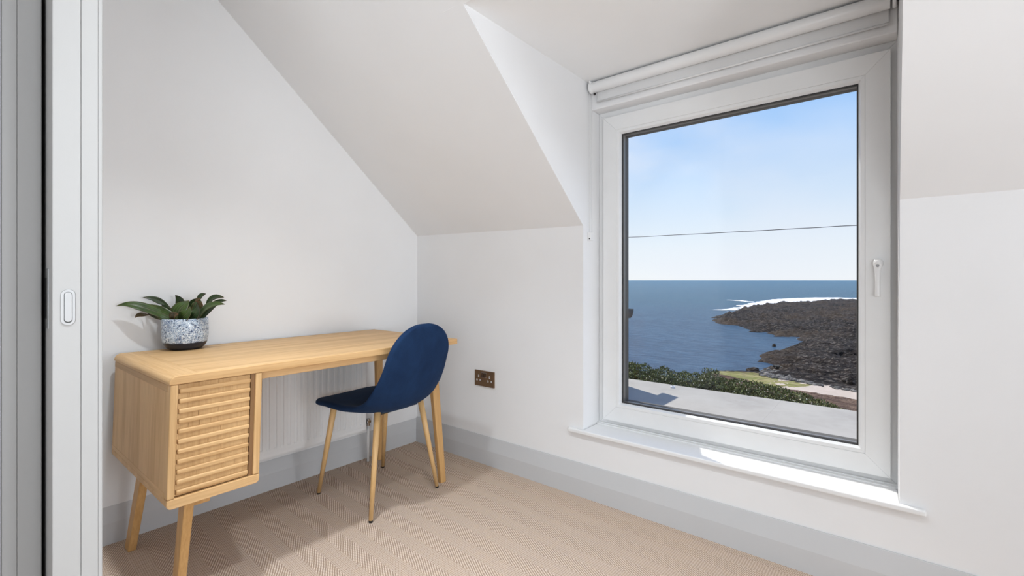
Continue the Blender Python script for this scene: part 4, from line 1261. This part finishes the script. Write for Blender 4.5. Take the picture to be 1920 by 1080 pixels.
# loose cobbles lying between the reef and the sand
cb_ = newbm()
rc = random.Random(5)
path = [(-12.5, 63.6), (-9.9, 62.4), (-6.7, 61.6), (-2.8, 60.3), (1.5, 59.6), (8, 61)]
for k in range(900):
    t_ = (rc.random() ** 0.9) * (len(path) - 1); q_ = int(t_); f_ = t_ - q_
    x = path[q_][0] * (1 - f_) + path[min(q_ + 1, 5)][0] * f_ + rc.gauss(0, 0.4)
    y = path[q_][1] * (1 - f_) + path[min(q_ + 1, 5)][1] * f_ + abs(rc.gauss(0, 2.6)) - 1.0
    if math.hypot(x + 3.6, y - 63.0) < 2.1: continue
    r = rc.uniform(0.07, 0.30) * (1.0 if rc.random() < 0.85 else 1.6)
    m4 = Matrix.Translation((x, y, ZS + 0.56 + 0.02 * (y - 60))) @ Matrix.Rotation(rc.random() * 6.28, 4, 'Z') @ Matrix.Diagonal((1.3, 0.9, 0.55, 1))
    g = bmesh.ops.create_icosphere(cb_, subdivisions=1, radius=r, matrix=m4)
    for v in g['verts']: v.co += Vector((rc.uniform(-1, 1), rc.uniform(-1, 1), rc.uniform(-1, 1))) * r * 0.14
def cobble_mat():
    m, t, p = mat('grey_cobbles')
    g = t.nodes.new('ShaderNodeNewGeometry')
    n = noise(t, coords(t), 3, 4)
    c = mixc(t, g.outputs['Random Per Island'], (0.045, 0.040, 0.038), (0.20, 0.18, 0.16))
    c = mixc(t, maprange(t, n, 0.4, 0.7, 0, 0.5), c, (0.10, 0.10, 0.06))
    t.links.new(c, p.inputs['Base Color']); p.inputs['Roughness'].default_value = 0.85
    return m
o = obj('beach_cobbles', cb_, cobble_mat()); o['kind'] = 'stuff'
tag(o, 'loose grey cobbles strewn between the dark reef and the pale sand', 'cobbles')

# breaking surf
SURF = [(-66, 190.4), (-56.9, 206.0), (-60.4, 247.5), (-62.4, 290.3), (-61.6, 328.9), (-52.3, 364.9), (-33.8, 392.5), (-18.1, 386.8), (25, 395.0), (25, 337.2), (-15.0, 322), (-27, 305), (-38, 281), (-46.0, 238), (-44.7, 200), (-42.7, 175.1), (-41.6, 141.1), (-45.2, 145.9), (-47.9, 171.0), (-48.5, 194), (-54, 188.0)]
SURF2 = [(-90, 306.9), (-75.3, 306), (-57.2, 285), (-54, 262), (-72.6, 286.3)]
SURF3 = [(-17.5, 114.6), (-15.2, 113.4), (-13.4, 106.4), (-13.4, 98.1), (-14.6, 98.4), (-15.0, 105.5)]
dF = np.maximum(inside_and_dist(SURF, wx * 1.0, wy), np.maximum(inside_and_dist(SURF2, wx, wy), inside_and_dist(SURF3, X, Y) * 3))
fn = fbm(X / 7, Y / 16, 31, 6, 0.65)
outer = np.clip(1 + dR / 9.0, 0, 1) * (dR < 0.5) * np.clip((RR - 165) / 30, 0, 1)         # swell piles up along the seaward edge
cover = np.maximum(np.clip(dF / 5.0, 0, 1), outer * 0.9)
foam = (cover > 0.02) & (Z < ZS + 0.35)
Zs = Z.copy()
Z = ZS + 0.06 + 0.8 * np.clip(dF / 20, 0, 1) * fn
def foam_mat():
    m = bpy.data.materials.new('white_foam'); m.use_nodes = True
    t = m.node_tree; p = t.nodes['Principled BSDF']
    at_ = t.nodes.new('ShaderNodeAttribute'); at_.attribute_name = 'cover'
    v = coords(t, (0.35, 0.12, 1), (0, 0, R(10)))
    n = noise(t, v, 1.0, 8, 0.72, 0.6); n2 = noise(t, coords(t, (0.06, 0.03, 1)), 1.0, 4, 0.6)
    thr = math_n(t, 'SUBTRACT', 0.74, math_n(t, 'MULTIPLY', at_.outputs['Fac'], 0.36))
    s_ = math_n(t, 'ADD', math_n(t, 'MULTIPLY', n, 0.6), math_n(t, 'MULTIPLY', n2, 0.4))
    a = math_n(t, 'DIVIDE', math_n(t, 'SUBTRACT', s_, thr), 0.05, clamp=True)
    p.inputs['Base Color'].default_value = (0.88, 0.90, 0.92, 1); p.inputs['Roughness'].default_value = 0.9
    t.links.new(a, p.inputs['Alpha'])
    return m
o = grid_obj('breaking_surf', foam[:-1, :-1], foam_mat())
used = np.zeros(X.shape, bool); i_, j_ = np.nonzero(foam[:-1, :-1])
for a, b in ((0, 0), (1, 0), (1, 1), (0, 1)): used[i_ + a, j_ + b] = True
att = o.data.attributes.new('cover', 'FLOAT', 'POINT'); att.data.foreach_set('value', cover[used].astype(np.float32))
o['kind'] = 'stuff'; tag(o, 'white surf breaking along the outer edge of the dark reef', 'surf')
Z = Zs

# sea
def sea():
    m, t, p = mat('sea_water')
    v = coords(t)
    vs = coords(t, (0.10, 0.28, 1), (0, 0, R(14)))
    sp = t.nodes.new('ShaderNodeSeparateXYZ'); t.links.new(v, sp.inputs[0])
    n = noise(t, vs, 3.4, 9, 0.66); nb = noise(t, coords(t, (0.004, 0.016, 1)), 3.0, 5, 0.6); nf = noise(t, coords(t, (0.8, 2.0, 1), (0, 0, R(14))), 2.0, 5, 0.65)
    near = mixc(t, maprange(t, n, 0.38, 0.64), (0.030, 0.088, 0.172), (0.084, 0.184, 0.300))
    far = mixc(t, maprange(t, n, 0.38, 0.64), (0.022, 0.092, 0.150), (0.055, 0.175, 0.245))
    c = mixc(t, maprange(t, sp.outputs[1], 70, 260), near, far)
    c = mixc(t, maprange(t, nb, 0.45, 0.65, 0, 0.35), c, (0.030, 0.080, 0.150))
    t.links.new(c, p.inputs['Base Color'])
    p.inputs['Roughness'].default_value = 0.35
    p.inputs['IOR'].default_value = 1.33
    p.inputs['Specular IOR Level'].default_value = 0.35
    bump(t, p, math_n(t, 'ADD', n, math_n(t, 'MULTIPLY', nf, 0.25)), 1.0, 1.6)
    return m
bm = newbm()
add_box(bm, -26000, 26000, 30, 32000, ZS - 0.4, ZS)
struct('sea', bm, sea())

# individual boulders that stand out of the reef
def boulder(loc, s, seed, label):
    bm = newbm()
    bmesh.ops.create_icosphere(bm, subdivisions=4, radius=1.0)
    rb = random.Random(seed); off = Vector((rb.random() * 50, rb.random() * 50, rb.random() * 50))
    pl_ = [(Vector((rb.gauss(0, 1), rb.gauss(0, 1), rb.gauss(0.3, 1))).normalized(), rb.uniform(0.55, 0.85)) for _ in range(9)]
    for v in bm.verts:
        q = v.co.copy()
        for nrm, d in pl_:
            e = q.dot(nrm) - d
            if e > 0: q -= nrm * e * 0.85
        q *= 1 + 0.22 * mnoise.fractal(q * 2.2 + off, 1.0, 2.0, 4)
        v.co = Vector((q.x * s[0], q.y * s[1], q.z * s[2])) + Vector(loc)
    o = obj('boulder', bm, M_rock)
    tag(o, label, 'rock')
boulder((-5.3, 83.8, ZS + 1.0), (3.2, 2.2, 1.7), 1, 'large dark boulder high on the reef near the right edge of the glass')
boulder((-3.6, 63.0, ZS + 0.9), (1.1, 1.3, 1.25), 2, 'blocky pale-flecked rock at the inner end of the reef beside the sand')
boulder((-9.4, 93.6, ZS + 0.7), (2.4, 1.6, 1.1), 3, 'low dark boulder in the middle of the reef left of the largest boulder')
boulder((-16.9, 95.4, ZS + 0.12), (0.34, 0.28, 0.45), 4, 'small rock standing alone in the calm water of the bay')
boulder((-8.2, 129.9, ZS + 1.0), (2.6, 1.8, 1.5), 5, 'dark boulder far out on the reef near the right edge of the glass')
boulder((-14.4, 67.6, ZS + 0.25), (0.8, 0.5, 0.45), 6, 'dark rock at the water edge behind the green algae slab')
